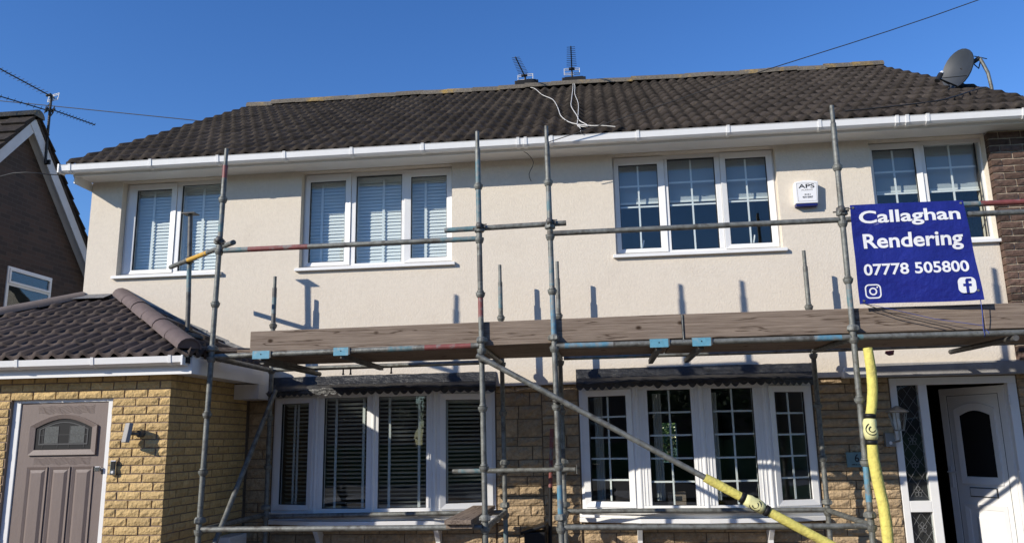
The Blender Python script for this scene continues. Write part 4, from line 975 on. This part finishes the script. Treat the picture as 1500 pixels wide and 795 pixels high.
# ------------------------------------------------------------------ alarm box, number plate, lantern
E_ = empty('alarm_box', (2.24, 0, 3.99), 'white alarm bell box with navy base on the cream wall', 'alarm box')
pol = [(2.122, 3.998), (2.355, 3.998), (2.372, 4.235)]+[(2.372-.245*i/8, 4.235+.018*math.sin(PI*i/8)) for i in range(1, 8)]+[(2.127, 4.235)]
q = MB(); q.prism(pol, -.085, 0.0); q.build('cover', 'alarm_white', E_, .008)
q = MB(); q.box(2.128, 2.350, -.075, .0, 3.972, 3.997); q.build('base', 'alarm_blue', E_, .004)
fit_text('APS', 'print_black', 2.165, 2.330, 4.165, 4.210, -.0862, E_, bold=.015)
fit_text('ALARMS', 'lintel_grey', 2.190, 2.308, 4.138, 4.153, -.0862, E_)
fit_text('0151', 'print_black', 2.222, 2.280, 4.085, 4.103, -.0862, E_, bold=.012)
fit_text('929 0007', 'print_black', 2.198, 2.305, 4.055, 4.075, -.0862, E_, bold=.015)
q = MB(); q.ring([(2.150, 4.02), (2.345, 4.02), (2.352, 4.222), (2.146, 4.222)], [(2.153, 4.023), (2.342, 4.023), (2.349, 4.219), (2.149, 4.219)], -.0862, -.085); q.build('border', 'lintel_grey', E_)
E_ = empty('house_number_plate', (2.49, 0, 1.28), 'teal glass number plate reading 6 on the shaded stone wall', 'number plate')
q = MB(); q.box(2.403, 2.592, -.012, 0.010, 1.268, 1.414); q.build('plate', 'slate_plate', E_, .002)
fit_text('6', 'print_black', 2.478, 2.522, 1.318, 1.398, -.0132, E_, bold=.01)
q = MB(); rng = random.Random(5); x = 2.445
while x < 2.575:
    L = rng.uniform(.004, .010); q.box(x, x+L, -.0136, -.012, 1.288, 1.288+rng.uniform(.007, .012)); x += L+.003
q.build('small_lettering', 'print_black', E_)
E_ = empty('wall_lantern', (2.86, 0, 1.46), 'steel lantern with tapered glass on the stone wall beside the open door', 'lantern')
lc = Vector((2.895, -.13, 1.62)); n6 = 6
q = MB(); q.lathe([(.001, .24), (.02, .235), (.055, .215), (.10, .19), (.112, .178), (.10, .172), (.02, .175)], lc, 12, False); q.build('cap', 'steel_lamp', E_)
q = MB(); q.lathe([(.047, .0), (.088, .172)], lc, 6, False); q.build('glass', 'glass', E_)
q = MB()
for j in range(6):
    a_ = 2*PI*j/6; q.tube(lc+Vector((.048*math.cos(a_), .048*math.sin(a_), 0)), lc+Vector((.09*math.cos(a_), .09*math.sin(a_), .172)), .004, 5)
q.lathe([(.001, -.006), (.052, -.006), (.052, .008), (.001, .008)], lc, 6, False); q.build('frame', 'steel_lamp', E_)
q = MB(); q.lathe([(.001, .02), (.018, .02), (.02, .08), (.012, .11), (.001, .115)], lc, 10); q.build('bulb', 'alarm_white', E_)
q = MB(); q.tube(lc+Vector((0, 0, -.005)), lc+Vector((0, 0, -.10)), .010, 8); q.tube(lc+Vector((0, 0, -.10)), (2.84, -.01, 1.50), .010, 8); q.build('arm', 'steel_lamp', E_)
q = MB(); q.box(2.785, 2.875, -.045, .02, 1.462, 1.60); q.m = 1; q.tube((2.83, -.045, 1.50), (2.83, -.052, 1.50), .016, 10); q.build('base', ['steel_lamp', 'alarm_white'], E_, .004)

# ------------------------------------------------------------------ scaffold
SC = empty('scaffold', (-0.7, -1.0, 0), 'galvanised tube scaffold with timber boards standing along both house fronts', 'scaffold')
R0 = 0.0242; YO, YI = -1.64, -0.31
MS = ['steel', 'paint_teal', 'paint_blue', 'paint_red', 'steel_dark', 'paint_ochre', 'black_plastic']
ST, TE, BL, RE, DK, OC, BK = range(7)
def cup_mesh(prof, lug):
    mb = MB(); n = 18; vs = []
    for k, (r_, z) in enumerate(prof):
        for j in range(n): vs.append(((r_+(.011 if k in lug and j % 6 == 0 else 0))*math.cos(2*PI*j/n), (r_+(.011 if k in lug and j % 6 == 0 else 0))*math.sin(2*PI*j/n), z))
    mb._add(vs, [(k*n+j, k*n+(j+1) % n, (k+1)*n+(j+1) % n, (k+1)*n+j) for k in range(len(prof)-1) for j in range(n)], False)
    return mb.mesh('cup_joint', 'steel')
CUP = cup_mesh([(R0, -.055), (.030, -.052), (.040, -.028), (.043, -.004), (.036, -.003), (.0262, -.012), (.0262, .046), (.041, .050), (.045, .060), (.044, .085), (.034, .102), (R0, .104)], (8, 9))
CUP2 = cup_mesh([(R0, -.050), (.030, -.048), (.040, -.026), (.043, -.004), (.0262, -.006), (.032, .004), (.031, .012), (R0, .016)], ())
def standard(xb, xt, y, zt, bands, cups, spig=.17, z0=0.0):
    """upright leaning from xb at z=.8 to xt at its top; bands = (z0,z1,material)"""
    X = lambda z: xb+(xt-xb)*(z-.8)/(zt-.8)
    mb = MB(); cuts = sorted({z0+.0, zt-spig, *[b[0] for b in bands], *[b[1] for b in bands]}); cuts = [c for c in cuts if z0 <= c <= zt-spig]
    for a, b in zip(cuts, cuts[1:]):
        mb.m = ST
        for p, q, m_ in bands:
            if p <= (a+b)/2 <= q: mb.m = m_
        mb.tube((X(a), y, a), (X(b), y, b), R0, 14, caps=False)
    mb.m = ST
    if spig:
        mb.tube((X(zt-spig), y, zt-spig), (X(zt-spig), y, zt-spig+.012), R0, 14, .019); mb.tube((X(zt-spig), y, zt-spig), (X(zt), y, zt), .0185, 12)
    else: mb.tube((X(zt), y, zt-.001), (X(zt), y, zt), R0, 14)
    mb.lathe([(.075, 0.0), (.075, .006), (R0+.002, .008)], (X(z0), y, z0), 4, False)
    o = mb.build('standard', MS, SC)
    for z, used in cups: place('cup_joint', CUP if used else CUP2, o, (X(z), y, z), (0, 0, random.uniform(0, 6)))
    # pin holes near the spigot
    return o
CZ = [(.385, 0), (.885, 1), (1.385, 0), (1.885, 0), (2.385, 1), (2.885, 0), (3.385, 1), (3.885, 0)]
standard(-3.546, -3.491, YO, 4.376, [(4.08, 4.205, RE), (3.55, 3.72, TE), (2.5, 2.9, ST)], CZ)
standard(-1.023, -1.060, YO, 4.398, [(3.52, 4.12, TE), (2.98, 3.22, DK), (2.66, 2.90, RE), (3.40, 3.52, DK)], CZ)
standard(-0.388, -0.418, YO, 4.411, [(2.40, 2.85, BL), (2.92, 3.18, TE), (.3, .62, BL), (.92, 1.22, BL), (3.6, 3.78, TE)], CZ)
standard(2.083, 2.119, YO, 4.443, [(2.62, 2.84, TE), (1.06, 1.36, BL)], CZ)
CI = [(.885, 1), (1.385, 0), (1.885, 0), (2.385, 1), (2.865, 0)]
standard(-3.503, -3.516, YI, 3.392, [(2.98, 3.16, TE), (2.88, 2.98, DK), (3.16, 3.26, DK), (3.37, 3.40, RE)], CI, .13)
standard(-1.015, -1.034, YI, 3.417, [(2.95, 3.18, TE), (.3, .84, TE)], CI+[(1.30, 1)], .19)
standard(-0.421, -0.423, YI, 3.428, [(1.2, 1.5, DK)], CI+[(1.30, 1)], .19)
standard(2.095, 2.100, YI, 3.434, [(2.9, 3.0, ST)], CI, .17)
# prop standing on the porch roof
q = MB(); q.m = DK; q.tube((-4.20, -.84, 2.745), (-4.215, -.84, 3.15), R0, 14); q.m = TE; q.tube((-4.215, -.84, 3.15), (-4.228, -.84, 3.44), R0, 14, caps=False); q.m = DK; q.tube((-4.228, -.84, 3.44), (-4.252, -.84, 3.985), R0, 14, caps=False)
q.box(-4.325, -4.18, -.90, -.78, 3.985, 3.993); q.box(-4.26, -4.14, -.90, -.78, 2.737, 2.745); q.build('prop', MS, SC)
q = MB(); q.T = Matrix.Translation((-4.19, -.86, 2.725)) @ Matrix.Rotation(math.radians(14), 4, 'Y') @ Matrix.Rotation(math.radians(24), 4, 'Z'); q.box(-.11, .17, -.10, .10, -.03, .010); q.build('sole_board', 'wood_x', SC, .004)
def rail(name, p, q_, bands=(), ends=True, r=R0, dark=False):
    """horizontal or sloping tube with painted bands given as fractions along it"""
    mb = MB(); p, q_ = Vector(p), Vector(q_); cuts = sorted({0.0, 1.0, *[b[0] for b in bands], *[b[1] for b in bands]})
    for a, b in zip(cuts, cuts[1:]):
        mb.m = DK if dark else ST
        for u, v, m_ in bands:
            if u <= (a+b)/2 <= v: mb.m = m_
        mb.tube(p.lerp(q_, a), p.lerp(q_, b), r, 14, caps=False)
    d_ = (q_-p).normalized(); mb.m = DK
    mb.tube(p, p+d_*.001, r, 14); mb.tube(q_-d_*.001, q_, r, 14)
    return mb.build(name, MS, SC)
# ledgers along the front and the back
rail('ledger', (-3.49, YO, 2.385), (-1.06, YO, 2.412), [(.66, .76, TE), (.80, .97, RE)])
rail('ledger', (-0.385, YO, 2.385), (2.075, YO, 2.383), [(.03, .20, BL), (.88, .97, BL)])
rail('ledger', (2.125, YO, 2.383), (4.58, YO, 2.378), [(0.0, .02, TE)])
rail('ledger', (-3.49, YI, 2.375), (-1.06, YI, 2.392)); rail('ledger', (-0.385, YI, 2.412), (2.075, YI, 2.416), [(.05, .30, TE)]); rail('ledger', (2.125, YI, 2.416), (4.58, YI, 2.44))
rail('ledger', (-3.52, YO, .882), (-1.05, YO, .886)); rail('ledger', (-0.36, YO, .880), (2.06, YO, .874))
rail('ledger', (-3.48, YI, .868), (-1.04, YI, .892)); rail('ledger', (-0.395, YI, .896), (2.07, YI, .888))
# guard rails
rail('guard_rail', (-3.46, YO, 3.372), (-1.07, YO, 3.376), [(0, .10, TE), (.10, .34, RE), (.86, 1, TE)])
rail('guard_rail', (-0.385, YO, 3.392), (2.08, YO, 3.397), [(.0, .05, DK)], dark=False)
rail('guard_rail', (2.13, YO, 3.397), (4.58, YO, 3.392)); rail('guard_rail', (2.30, YO+.055, 3.500), (4.60, YO+.055, 3.494), [(.30, .42, TE), (.42, .60, RE)])
rail('guard_rail', (-1.376, YO+.052, 3.480), (-0.266, YO+.052, 3.497), [(0, .30, TE)])
rail('guard_rail', (-1.539, YI-.05, 1.296), (-0.300, YI-.05, 1.298), [(.05, .28, TE)])
q = MB(); q.tube((-.300, YI-.05, 1.298), (-.288, YI-.05, 1.298), .012, 8); q.box(-.29, -.283, YI-.075, YI-.025, 1.255, 1.345); q.build('end_plate', MS, SC, .004)
# end rail from the front-left standard back to the roof prop
rail('guard_rail', (-4.575, -.591, 3.482), (-3.41, -1.555, 3.470), [(.30, .62, OC)])
# transoms front to back under the boards and at the low level
for x, zf, zb in ((-3.50, 2.375, 2.365), (-1.04, 2.395, 2.385), (-0.415, 2.385, 2.40), (2.10, 2.375, 2.405)):
    rail('transom', (x, YO+.03, zf), (x, YI-.03, zb))
for x in (-3.52, -1.02, -0.405, 2.09): rail('transom', (x, YO+.03, .878), (x, YI-.03, .886))
rail('transom', (3.36, YO-.03, 2.335), (3.42, YI+.05, 2.365), dark=True); rail('transom', (-3.06, YO+.05, 2.330), (-3.0, YI+.06, 2.32), dark=True)
# board-bearer transoms with blue saddle clips over the front ledger
for x, zl, h in ((-3.04, 2.389, .158), (-2.30, 2.397, .135), (0.494, 2.385, .155), (0.850, 2.385, .155)):
    b = MB(); b.box(x-.022, x+.022, YO+.02, YI-.02, zl-.062, zl-.018); B_ = b.build('board_bearer', 'steel_dark', SC, .003)
    c = MB(); c.box(x-h/2, x+h/2, YO-.034, YO-.029, zl-.040, zl+.031); c.box(x-h/2, x+h/2, YO-.029, YO+.012, zl+.027, zl+.032); c.m = 1; c.tube((x, YO-.036, zl), (x, YO-.033, zl), .006, 8)
    c.m = 2; c.box(x+h/2, x+h/2+.012, YO-.033, YO+.01, zl-.032, zl+.030)
    c.build('saddle_clip', ['clip_blue', 'black_plastic', 'steel_dark'], B_)
# long diagonal brace across the front, short brace at the left end
rail('brace', (-1.075, YO-.052, 2.322), (1.97, YO-.075, 0.612)); rail('brace', (-3.445, YI-.03, 2.15), (-3.43, YO-.06, .60))
# couplers
def coupler(p, ang=0.0):
    mb = MB(); mb.T = Matrix.Translation(p) @ Matrix.Rotation(ang, 4, 'Y')
    mb.lathe([(R0+.001, -.024), (.034, -.024), (.036, 0), (.034, .024), (R0+.001, .024)], n=12)
    mb.T = mb.T @ Matrix.Translation((0, -.03, 0)) @ Matrix.Rotation(PI/2, 4, 'Y'); mb.lathe([(R0+.001, -.022), (.033, -.022), (.035, 0), (.033, .022), (R0+.001, .022)], n=12)
    mb.T = Matrix.Translation(p) @ Matrix.Rotation(ang, 4, 'Y'); mb.tube((.03, -.02, .012), (.066, -.03, .012), .007, 6); mb.tube((-.03, .0, -.012), (-.062, .0, -.012), .007, 6); mb.tube((.03, -.02, -.014), (.058, -.04, -.014), .009, 6)
    mb.build('coupler', MS if False else 'steel_dark', SC)
for p, a in (((-1.045, YO, 3.486), 0), ((-0.41, YO, 3.496), 0), ((-1.03, YI, 1.297), 0), ((-0.421, YI, 1.298), 0), ((-3.50, YO, 3.468), .5), ((-4.23, -.84, 3.48), .5), ((-0.392, YO, 1.925), .5), ((-1.03, YO, 2.29), .5), ((2.10, YO, 3.48), 0), ((-3.50, YI, 2.12), .3)):
    coupler(p, a)
for x in (-2.72, -2.64, -2.2): 
    q = MB(); q.tube((x, YI, 2.36), (x, YI, 2.30), .009, 6); q.tube((x, YI, 2.315), (x, YI, 2.30), .014, 6); q.build('bolt', 'steel_dark', SC)
# deck boards (undersides seen from below) and toe boards on edge
for i in range(5):
    y = YO+.075+i*.228
    for x0, x1 in ((-3.27+random.uniform(-.05, .05), 0.62), (0.63, 4.52)):
        q = MB(); q.box(x0, x1, y, y+.222, 2.412, 2.450); q.build('deck_board', 'wood_x', SC, .004)
def toe(x0, x1, z0, z1, y=YO+.030):
    q = MB(); q.T = Matrix.Translation((x0, y, z0)) @ Matrix.Rotation(-math.atan2(z1-z0, x1-x0), 4, 'Y'); L = math.hypot(x1-x0, z1-z0)
    q.box(0, L, 0, .036, 0.012, .222)
    # iron end bands
    return q.build('toe_board', 'wood_x', SC, .005)
for a in (toe(-3.175, 0.702, 2.385, 2.412), toe(0.712, 3.155, 2.410, 2.408), toe(3.165, 4.55, 2.408, 2.408)): pass
q = MB(); q.tube((0.707, YO+.022, 2.40), (0.707, YO+.022, 2.63), .006, 6); q.build('joint_strip', 'steel', SC)
# short stub board under the left standard and low boards on the transom at the second pair
q = MB(); q.T = Matrix.Translation((-3.55, -1.45, 2.462)) @ Matrix.Rotation(math.radians(28), 4, 'Z'); q.box(-.22, .30, -.11, .11, -.02, .018); q.build('stub_board', 'wood_x', SC, .004)
q = MB(); q.box(-1.345, -1.12, YO-.14, YI+.02, .922, .958); q.build('low_board', 'wood_y', SC, .004)
q = MB(); q.box(-1.34, -1.115, YO-.10, YI-.10, .884, .9215); q.build('low_board', 'wood_y', SC, .004)
# red flag tag under the boards
q = MB(); q._add([(2.78, YI-.03, 2.385), (2.86, YI-.04, 2.39), (2.855, YI-.02, 2.345), (2.80, YI-.05, 2.335), (2.77, YI-.03, 2.36)], [(0, 1, 2, 3, 4)]); tag(q.build('rag', 'paint_red'), 'small red rag caught on the back tube under the boards', 'rag')

# ------------------------------------------------------------------ foam guards on the tubes
def wrap(E_, c, d_, r):
    """bulky moulded tie: lobed pale collar, dark straps each side, dark swirl"""
    T = Matrix.Translation(c) @ d_.to_track_quat('Z', 'Y').to_matrix().to_4x4()
    q = MB(); q.T = T; n_ = 20; vs = []
    prof = [(.72, -.085), (1.05, -.08), (1.22, -.045), (1.12, -.012), (1.26, .015), (1.2, .05), (1.02, .08), (.72, .085)]
    for k_, (rr, z) in enumerate(prof):
        for j in range(n_):
            a_ = 2*PI*j/n_; w_ = 1+.07*math.sin(3*a_+k_*.9); vs.append((r*rr*w_*math.cos(a_), r*rr*w_*math.sin(a_), z))
    q._add(vs, [(k_*n_+j, k_*n_+(j+1) % n_, (k_+1)*n_+(j+1) % n_, (k_+1)*n_+j) for k_ in range(len(prof)-1) for j in range(n_)], True); q.build('moulded_tie', 'foam_pale', E_)
    for z in (-.105, .105):
        q = MB(); q.T = T; q.lathe([(r*.9, z-.018), (r*1.08, z-.014), (r*1.08, z+.014), (r*.9, z+.018)], n=14); q.build('strap', 'black_plastic', E_)
    # raised dark swirl on the side turned to the street
    to = T.inverted().to_3x3() @ Vector((-.05, -1, -.1)); a0 = math.atan2(to.y, to.x)
    for rr in (.040, .020):
        q = MB(); q.T = T; pts_ = []
        for i in range(13):
            t = (-.35+1.25*i/12)*PI; k_ = rr/r*math.cos(t); zz = rr*1.15*math.sin(t)
            R_ = r*(1.30-.10*abs(zz)/.046); pts_.append((R_*math.cos(a0+k_), R_*math.sin(a0+k_), zz))
        q.path(pts_, .0035, 5); q.build('emblem', 'black_plastic', E_)
E_ = empty('foam_guard', (1.9, YO-.07, .6), 'long yellow foam sleeve around the sloping brace tube', 'foam guard', 'yellow foam guards on the scaffold')
br0, br1 = Vector((-1.075, YO-.052, 2.322)), Vector((1.97, YO-.075, .612)); bd = (br1-br0).normalized(); br = lambda x: br0+(br1-br0)*((x+1.075)/3.045)
q = MB(); q.path([br(.80), br(.86), br(1.0), br(1.085)], [.035, .038, .037, .036], 16); q.build('sleeve', 'foam_yellow', E_)
q = MB(); q.path([br(1.27), br(1.4), br(1.6), br(1.8), br(1.98)], [.036, .038, .037, .038, .037], 16); q.build('sleeve', 'foam_yellow', E_)
wrap(E_, br(1.178), bd, .042)
E_ = empty('foam_guard', (2.16, YO-.05, 0), 'upright yellow foam sleeve strapped to the scaffold standard near the front door', 'foam guard', 'yellow foam guards on the scaffold')
fy = YO-.062
q = MB(); q.path([(2.19, fy+.02, 2.285), (2.196, fy+.01, 2.10), (2.188, fy, 1.95), (2.168, fy, 1.82), (2.143, fy, 1.72)], [.038, .040, .041, .040, .038], 16); q.build('sleeve', 'foam_yellow', E_)
q = MB(); q.path([(2.138, fy, 1.54), (2.135, fy, 1.40), (2.150, fy, 1.22), (2.172, fy, 1.05), (2.180, fy, .85), (2.175, fy, .6), (2.16, fy, .25), (2.15, fy, .03)], [.040, .043, .044, .043, .043, .043, .043, .043], 16); q.build('sleeve', 'foam_yellow', E_)
wrap(E_, Vector((2.137, fy, 1.63)), Vector((-.04, 0, -1)).normalized(), .044)

# ------------------------------------------------------------------ banner
BN = empty('banner', (2.65, YO-.04, 2.65), 'blue vinyl banner reading Callaghan Rendering 07778 505800 tied to the guard rail', 'banner')
bx = lambda u, v: (2.168+.925*u)*(1)+(1-v)*(-.004+.050*u*u)
def wave(X, Z):
    u = (X-2.168)/.93; v = (Z-2.652)/.858
    return .010*math.sin(u*5.2+v*2)*(.3+.7*(1-v))+.006*math.sin(v*11+u*3)-.02*max(0, u-.93)*8*(1-v)+(-.012 if False else 0)
NU, NV = 44, 34; by = YO-.046
q = MB(); vs = []
for j in range(NV+1):
    for i in range(NU+1):
        u, v = i/NU, j/NV; X = bx(u, v); Z = 2.652+.858*v+.004*math.sin(u*6)*(1-v); vs.append((X, by+wave(X, Z), Z))
q._add(vs, [(j*(NU+1)+i, j*(NU+1)+i+1, (j+1)*(NU+1)+i+1, (j+1)*(NU+1)+i) for j in range(NV) for i in range(NU)], True); q.build('sheet', 'vinyl_blue', BN)
def strip_text(t, x0, x1, z0, z1, bold): return fit_text(t, 'print_white', x0, x1, z0, z1, by-.0035, BN, bold=bold, warp=wave)
strip_text('Callaghan', 2.232, 3.050, 3.310, 3.452, .022)
strip_text('Rendering', 2.248, 3.046, 3.085, 3.252, .022)
strip_text('07778 505800', 2.226, 3.062, 2.892, 2.990, .020)
def rrect(cx, cz, w_, h_, r_, n_=5):
    out = []
    for (sx, sz, a0) in ((1, -1, -PI/2), (1, 1, 0), (-1, 1, PI/2), (-1, -1, PI)):
        for i in range(n_+1): a_ = a0+PI/2*i/n_; out.append((cx+sx*(w_/2-r_)+r_*math.cos(a_), cz+sz*(h_/2-r_)+r_*math.sin(a_)))
    return out
def flat(mb, poly_o, poly_i, yo):
    n_ = len(poly_o); y = lambda p: by+wave(*p)-.0035-yo
    vo = [(p[0], y(p), p[1]) for p in poly_o]
    if poly_i: mb._add(vo+[(p[0], y(p), p[1]) for p in poly_i], [(i, (i+1) % n_, n_+(i+1) % n_, n_+i) for i in range(n_)])
    else: mb._add(vo, [tuple(range(n_))])
circ = lambda cx, cz, r_, n_=20: [(cx+r_*math.cos(2*PI*i/n_), cz+r_*math.sin(2*PI*i/n_)) for i in range(n_)]
q = MB(); cx, cz = 2.285, 2.758; flat(q, rrect(cx, cz, .132, .122, .035), rrect(cx, cz, .110, .100, .026), 0); flat(q, circ(cx, cz, .033), circ(cx, cz, .021), 0); flat(q, circ(cx+.036, cz+.034, .007, 10), None, 0); q.build('camera_emblem', 'print_white', BN)
cx, cz = 3.022, 2.778
q = MB(); ye = by+wave(cx, cz)-.008; q._add([(a, ye, b) for a, b in rrect(cx, cz, .142, .132, .04)], [tuple(range(24))]); q.m = 1
for x0_, x1_, z0_, z1_ in ((-.012, .012, -.066, .046), (-.032, -.0121, -.010, .012), (.0121, .034, -.010, .012), (.0121, .036, .032, .054), (-.006, .012, .0461, .054)):
    q.quad((cx+x0_, ye-.002, cz+z0_), (cx+x1_, ye-.002, cz+z0_), (cx+x1_, ye-.002, cz+z1_), (cx+x0_, ye-.002, cz+z1_))
q.build('letter_emblem', ['print_white', 'vinyl_blue'], BN)
q = MB()
for X, Z in ((2.19, 3.485), (2.20, 2.68), (3.07, 3.485), (3.10, 2.73)): q.tube((X, by+wave(X, Z)-.006, Z), (X, by+wave(X, Z)+.004, Z), .010, 10)
q.build('eyelet', 'steel', BN)
q = MB(); q.path([(3.115, by-.01, 2.66), (3.12, by, 2.55), (3.118, YO-.028, 2.42), (3.125, YO-.026, 2.37), (3.13, YO+.0, 2.352), (3.14, YO+.03, 2.385), (3.15, YO, 2.413), (3.155, YO-.029, 2.385), (3.16, YO, 2.356)], .0035, 5); q.build('tie', 'string_blue', BN)
q = MB(); q.path([(2.19, by-.004, 2.66), (2.45, YO-.02, 2.55), (2.85, YO-.012, 2.44), (2.92, YO+.015, 2.42)], .004, 5); q.build('tie', 'cable_black', BN)
q = MB(); q.path([(3.12, by, 2.44), (2.75, YO-.01, 2.515), (2.45, YO-.01, 2.60), (2.18, by, 2.665)], .0025, 5); q.build('tie', 'string_blue', BN)
q = MB(); q.path([(2.10, YO-.02, 3.46), (2.19, by-.008, 3.485), (2.2, by+.02, 3.50)], .004, 5); q.build('tie', 'cable_black', BN)

# ------------------------------------------------------------------ odds and ends by the wall between the windows
q = MB(); q.m = 0; q.tube((-.565, YI+.12, 1.12), (-.535, YI+.12, 1.70), .021, 12); q.m = 1; q.tube((-.60, YI+.12, 0), (-.565, YI+.12, 1.12), .021, 12)
tag(q.build('post', ['paint_red', 'black_plastic']), 'red and black pole leaning by the stone wall between the bow windows', 'pole')
E_ = empty('black_bin', (-.74, -.22, 0), 'black plastic box standing at the stone wall between the windows', 'box')
q = MB(); q._add([(x, y, z) for z, s_ in ((0, .85), (.70, 1)) for x, y in ((-.83+.0, -.33), (-.62, -.33), (-.62, -.06), (-.83, -.06))], [(3, 2, 1, 0), (4, 5, 6, 7)]+[(i, (i+1) % 4, 4+(i+1) % 4, 4+i) for i in range(4)]); q.build('body', 'black_plastic', E_, .01)
q = MB(); q.T = Matrix.Translation((-.725, -.195, .715)) @ Matrix.Rotation(math.radians(-16), 4, 'Y'); q.box(-.14, .12, -.15, .15, 0, .03); q.build('lid', 'black_plastic', E_, .01)

# ------------------------------------------------------------------ street opposite and rear garden (seen in and through the glass)
def far_house(x, y, w_, label):
    H_ = empty('house', (x, y, 0), label, 'house', 'houses across the road')
    q = MB(); q.box(x-w_/2, x+w_/2, y-7, y, 0, 5); q.build('wall', 'brick_far', H_)
    q = MB(); a, b = x-w_/2-.3, x+w_/2+.3; q._add([(a, y+.4, 4.9), (b, y+.4, 4.9), (b, y-7.4, 4.9), (a, y-7.4, 4.9), (a, y-3.5, 7.4), (b, y-3.5, 7.4)], [(0, 1, 5, 4), (2, 3, 4, 5), (0, 4, 3), (1, 2, 5), (0, 3, 2, 1)]); q.build('roof', 'tile_black', H_)
    for i, (u, z) in enumerate(((-.3, 1.0), (.25, 1.0), (-.3, 3.4), (.25, 3.4))):
        q = MB(); cx_ = x+u*w_; q.rring(cx_-.9, cx_+.9, z, z+1.25, .07, y, y+.06); F_ = q.build('window', 'upvc_white', H_)
        q = MB(); q.box(cx_-.83, cx_+.83, y+.01, y+.02, z+.07, z+1.18); q.build('pane', 'black_plastic', F_)
for i in range(7): far_house(-36+i*13.2, -27, 12.6, 'brick semi across the road, seen only mirrored in the window glass')
w = MB(); w.box(-45, 45, -22.6, -21.8, 0, 1.5); tag(w.build('hedge', 'leaf_green'), 'clipped hedge across the road, mirrored in the bow windows', 'hedge')
def tree(x, y, h, rad, nl, seed, label, group=None, trunk=.13):
    rng = random.Random(seed); T_ = empty('tree', (x, y, 0), label, 'tree', group)
    q = MB(); q.path([(x, y, 0), (x+.05, y, h*.3), (x-.03, y+.04, h*.55), (x, y, h*.85)], [trunk, trunk*.8, trunk*.5, trunk*.15], 8)
    cl = []
    for i in range(7):
        a_ = rng.uniform(0, 2*PI); z = h*rng.uniform(.35, .7); e_ = Vector((x+math.cos(a_)*rad*.7, y+math.sin(a_)*rad*.7, z+h*.15)); q.path([(x, y, z), ((x+e_.x)/2, (y+e_.y)/2, z+h*.05), e_], [trunk*.4, trunk*.25, trunk*.08], 6); cl.append(e_)
    q.build('trunk', 'bark', T_)
    for i in range(14): cl.append(Vector((x+rng.gauss(0, .45)*rad, y+rng.gauss(0, .45)*rad, h*rng.uniform(.4, .97))))
    q = MB()
    for i in range(nl):
        c = rng.choice(cl); p = c+Vector((rng.gauss(0, .3), rng.gauss(0, .3), rng.gauss(0, .25)))*rad*.6; a_ = Vector((rng.gauss(0, 1), rng.gauss(0, 1), rng.gauss(0, 1))).normalized(); b_ = a_.orthogonal().normalized(); s_ = rng.uniform(.05, .11)
        q._add([p-a_*s_, p+b_*s_*.6, p+a_*s_, p-b_*s_*.6], [(0, 1, 2, 3)])
    q.build('crown', 'leaf_green', T_)
tree(-2.0, -23, 5.0, 2.0, 2500, 1, 'leafy tree across the road, mirrored in the bow windows', 'trees across the road')
tree(9.5, -23.5, 4.5, 1.8, 2500, 2, 'round leafy tree across the road, mirrored by the front door', 'trees across the road')
tree(2.5, 24, 2.3, 2.3, 6000, 3, 'sunlit green garden tree glimpsed through the barred bow window', None)
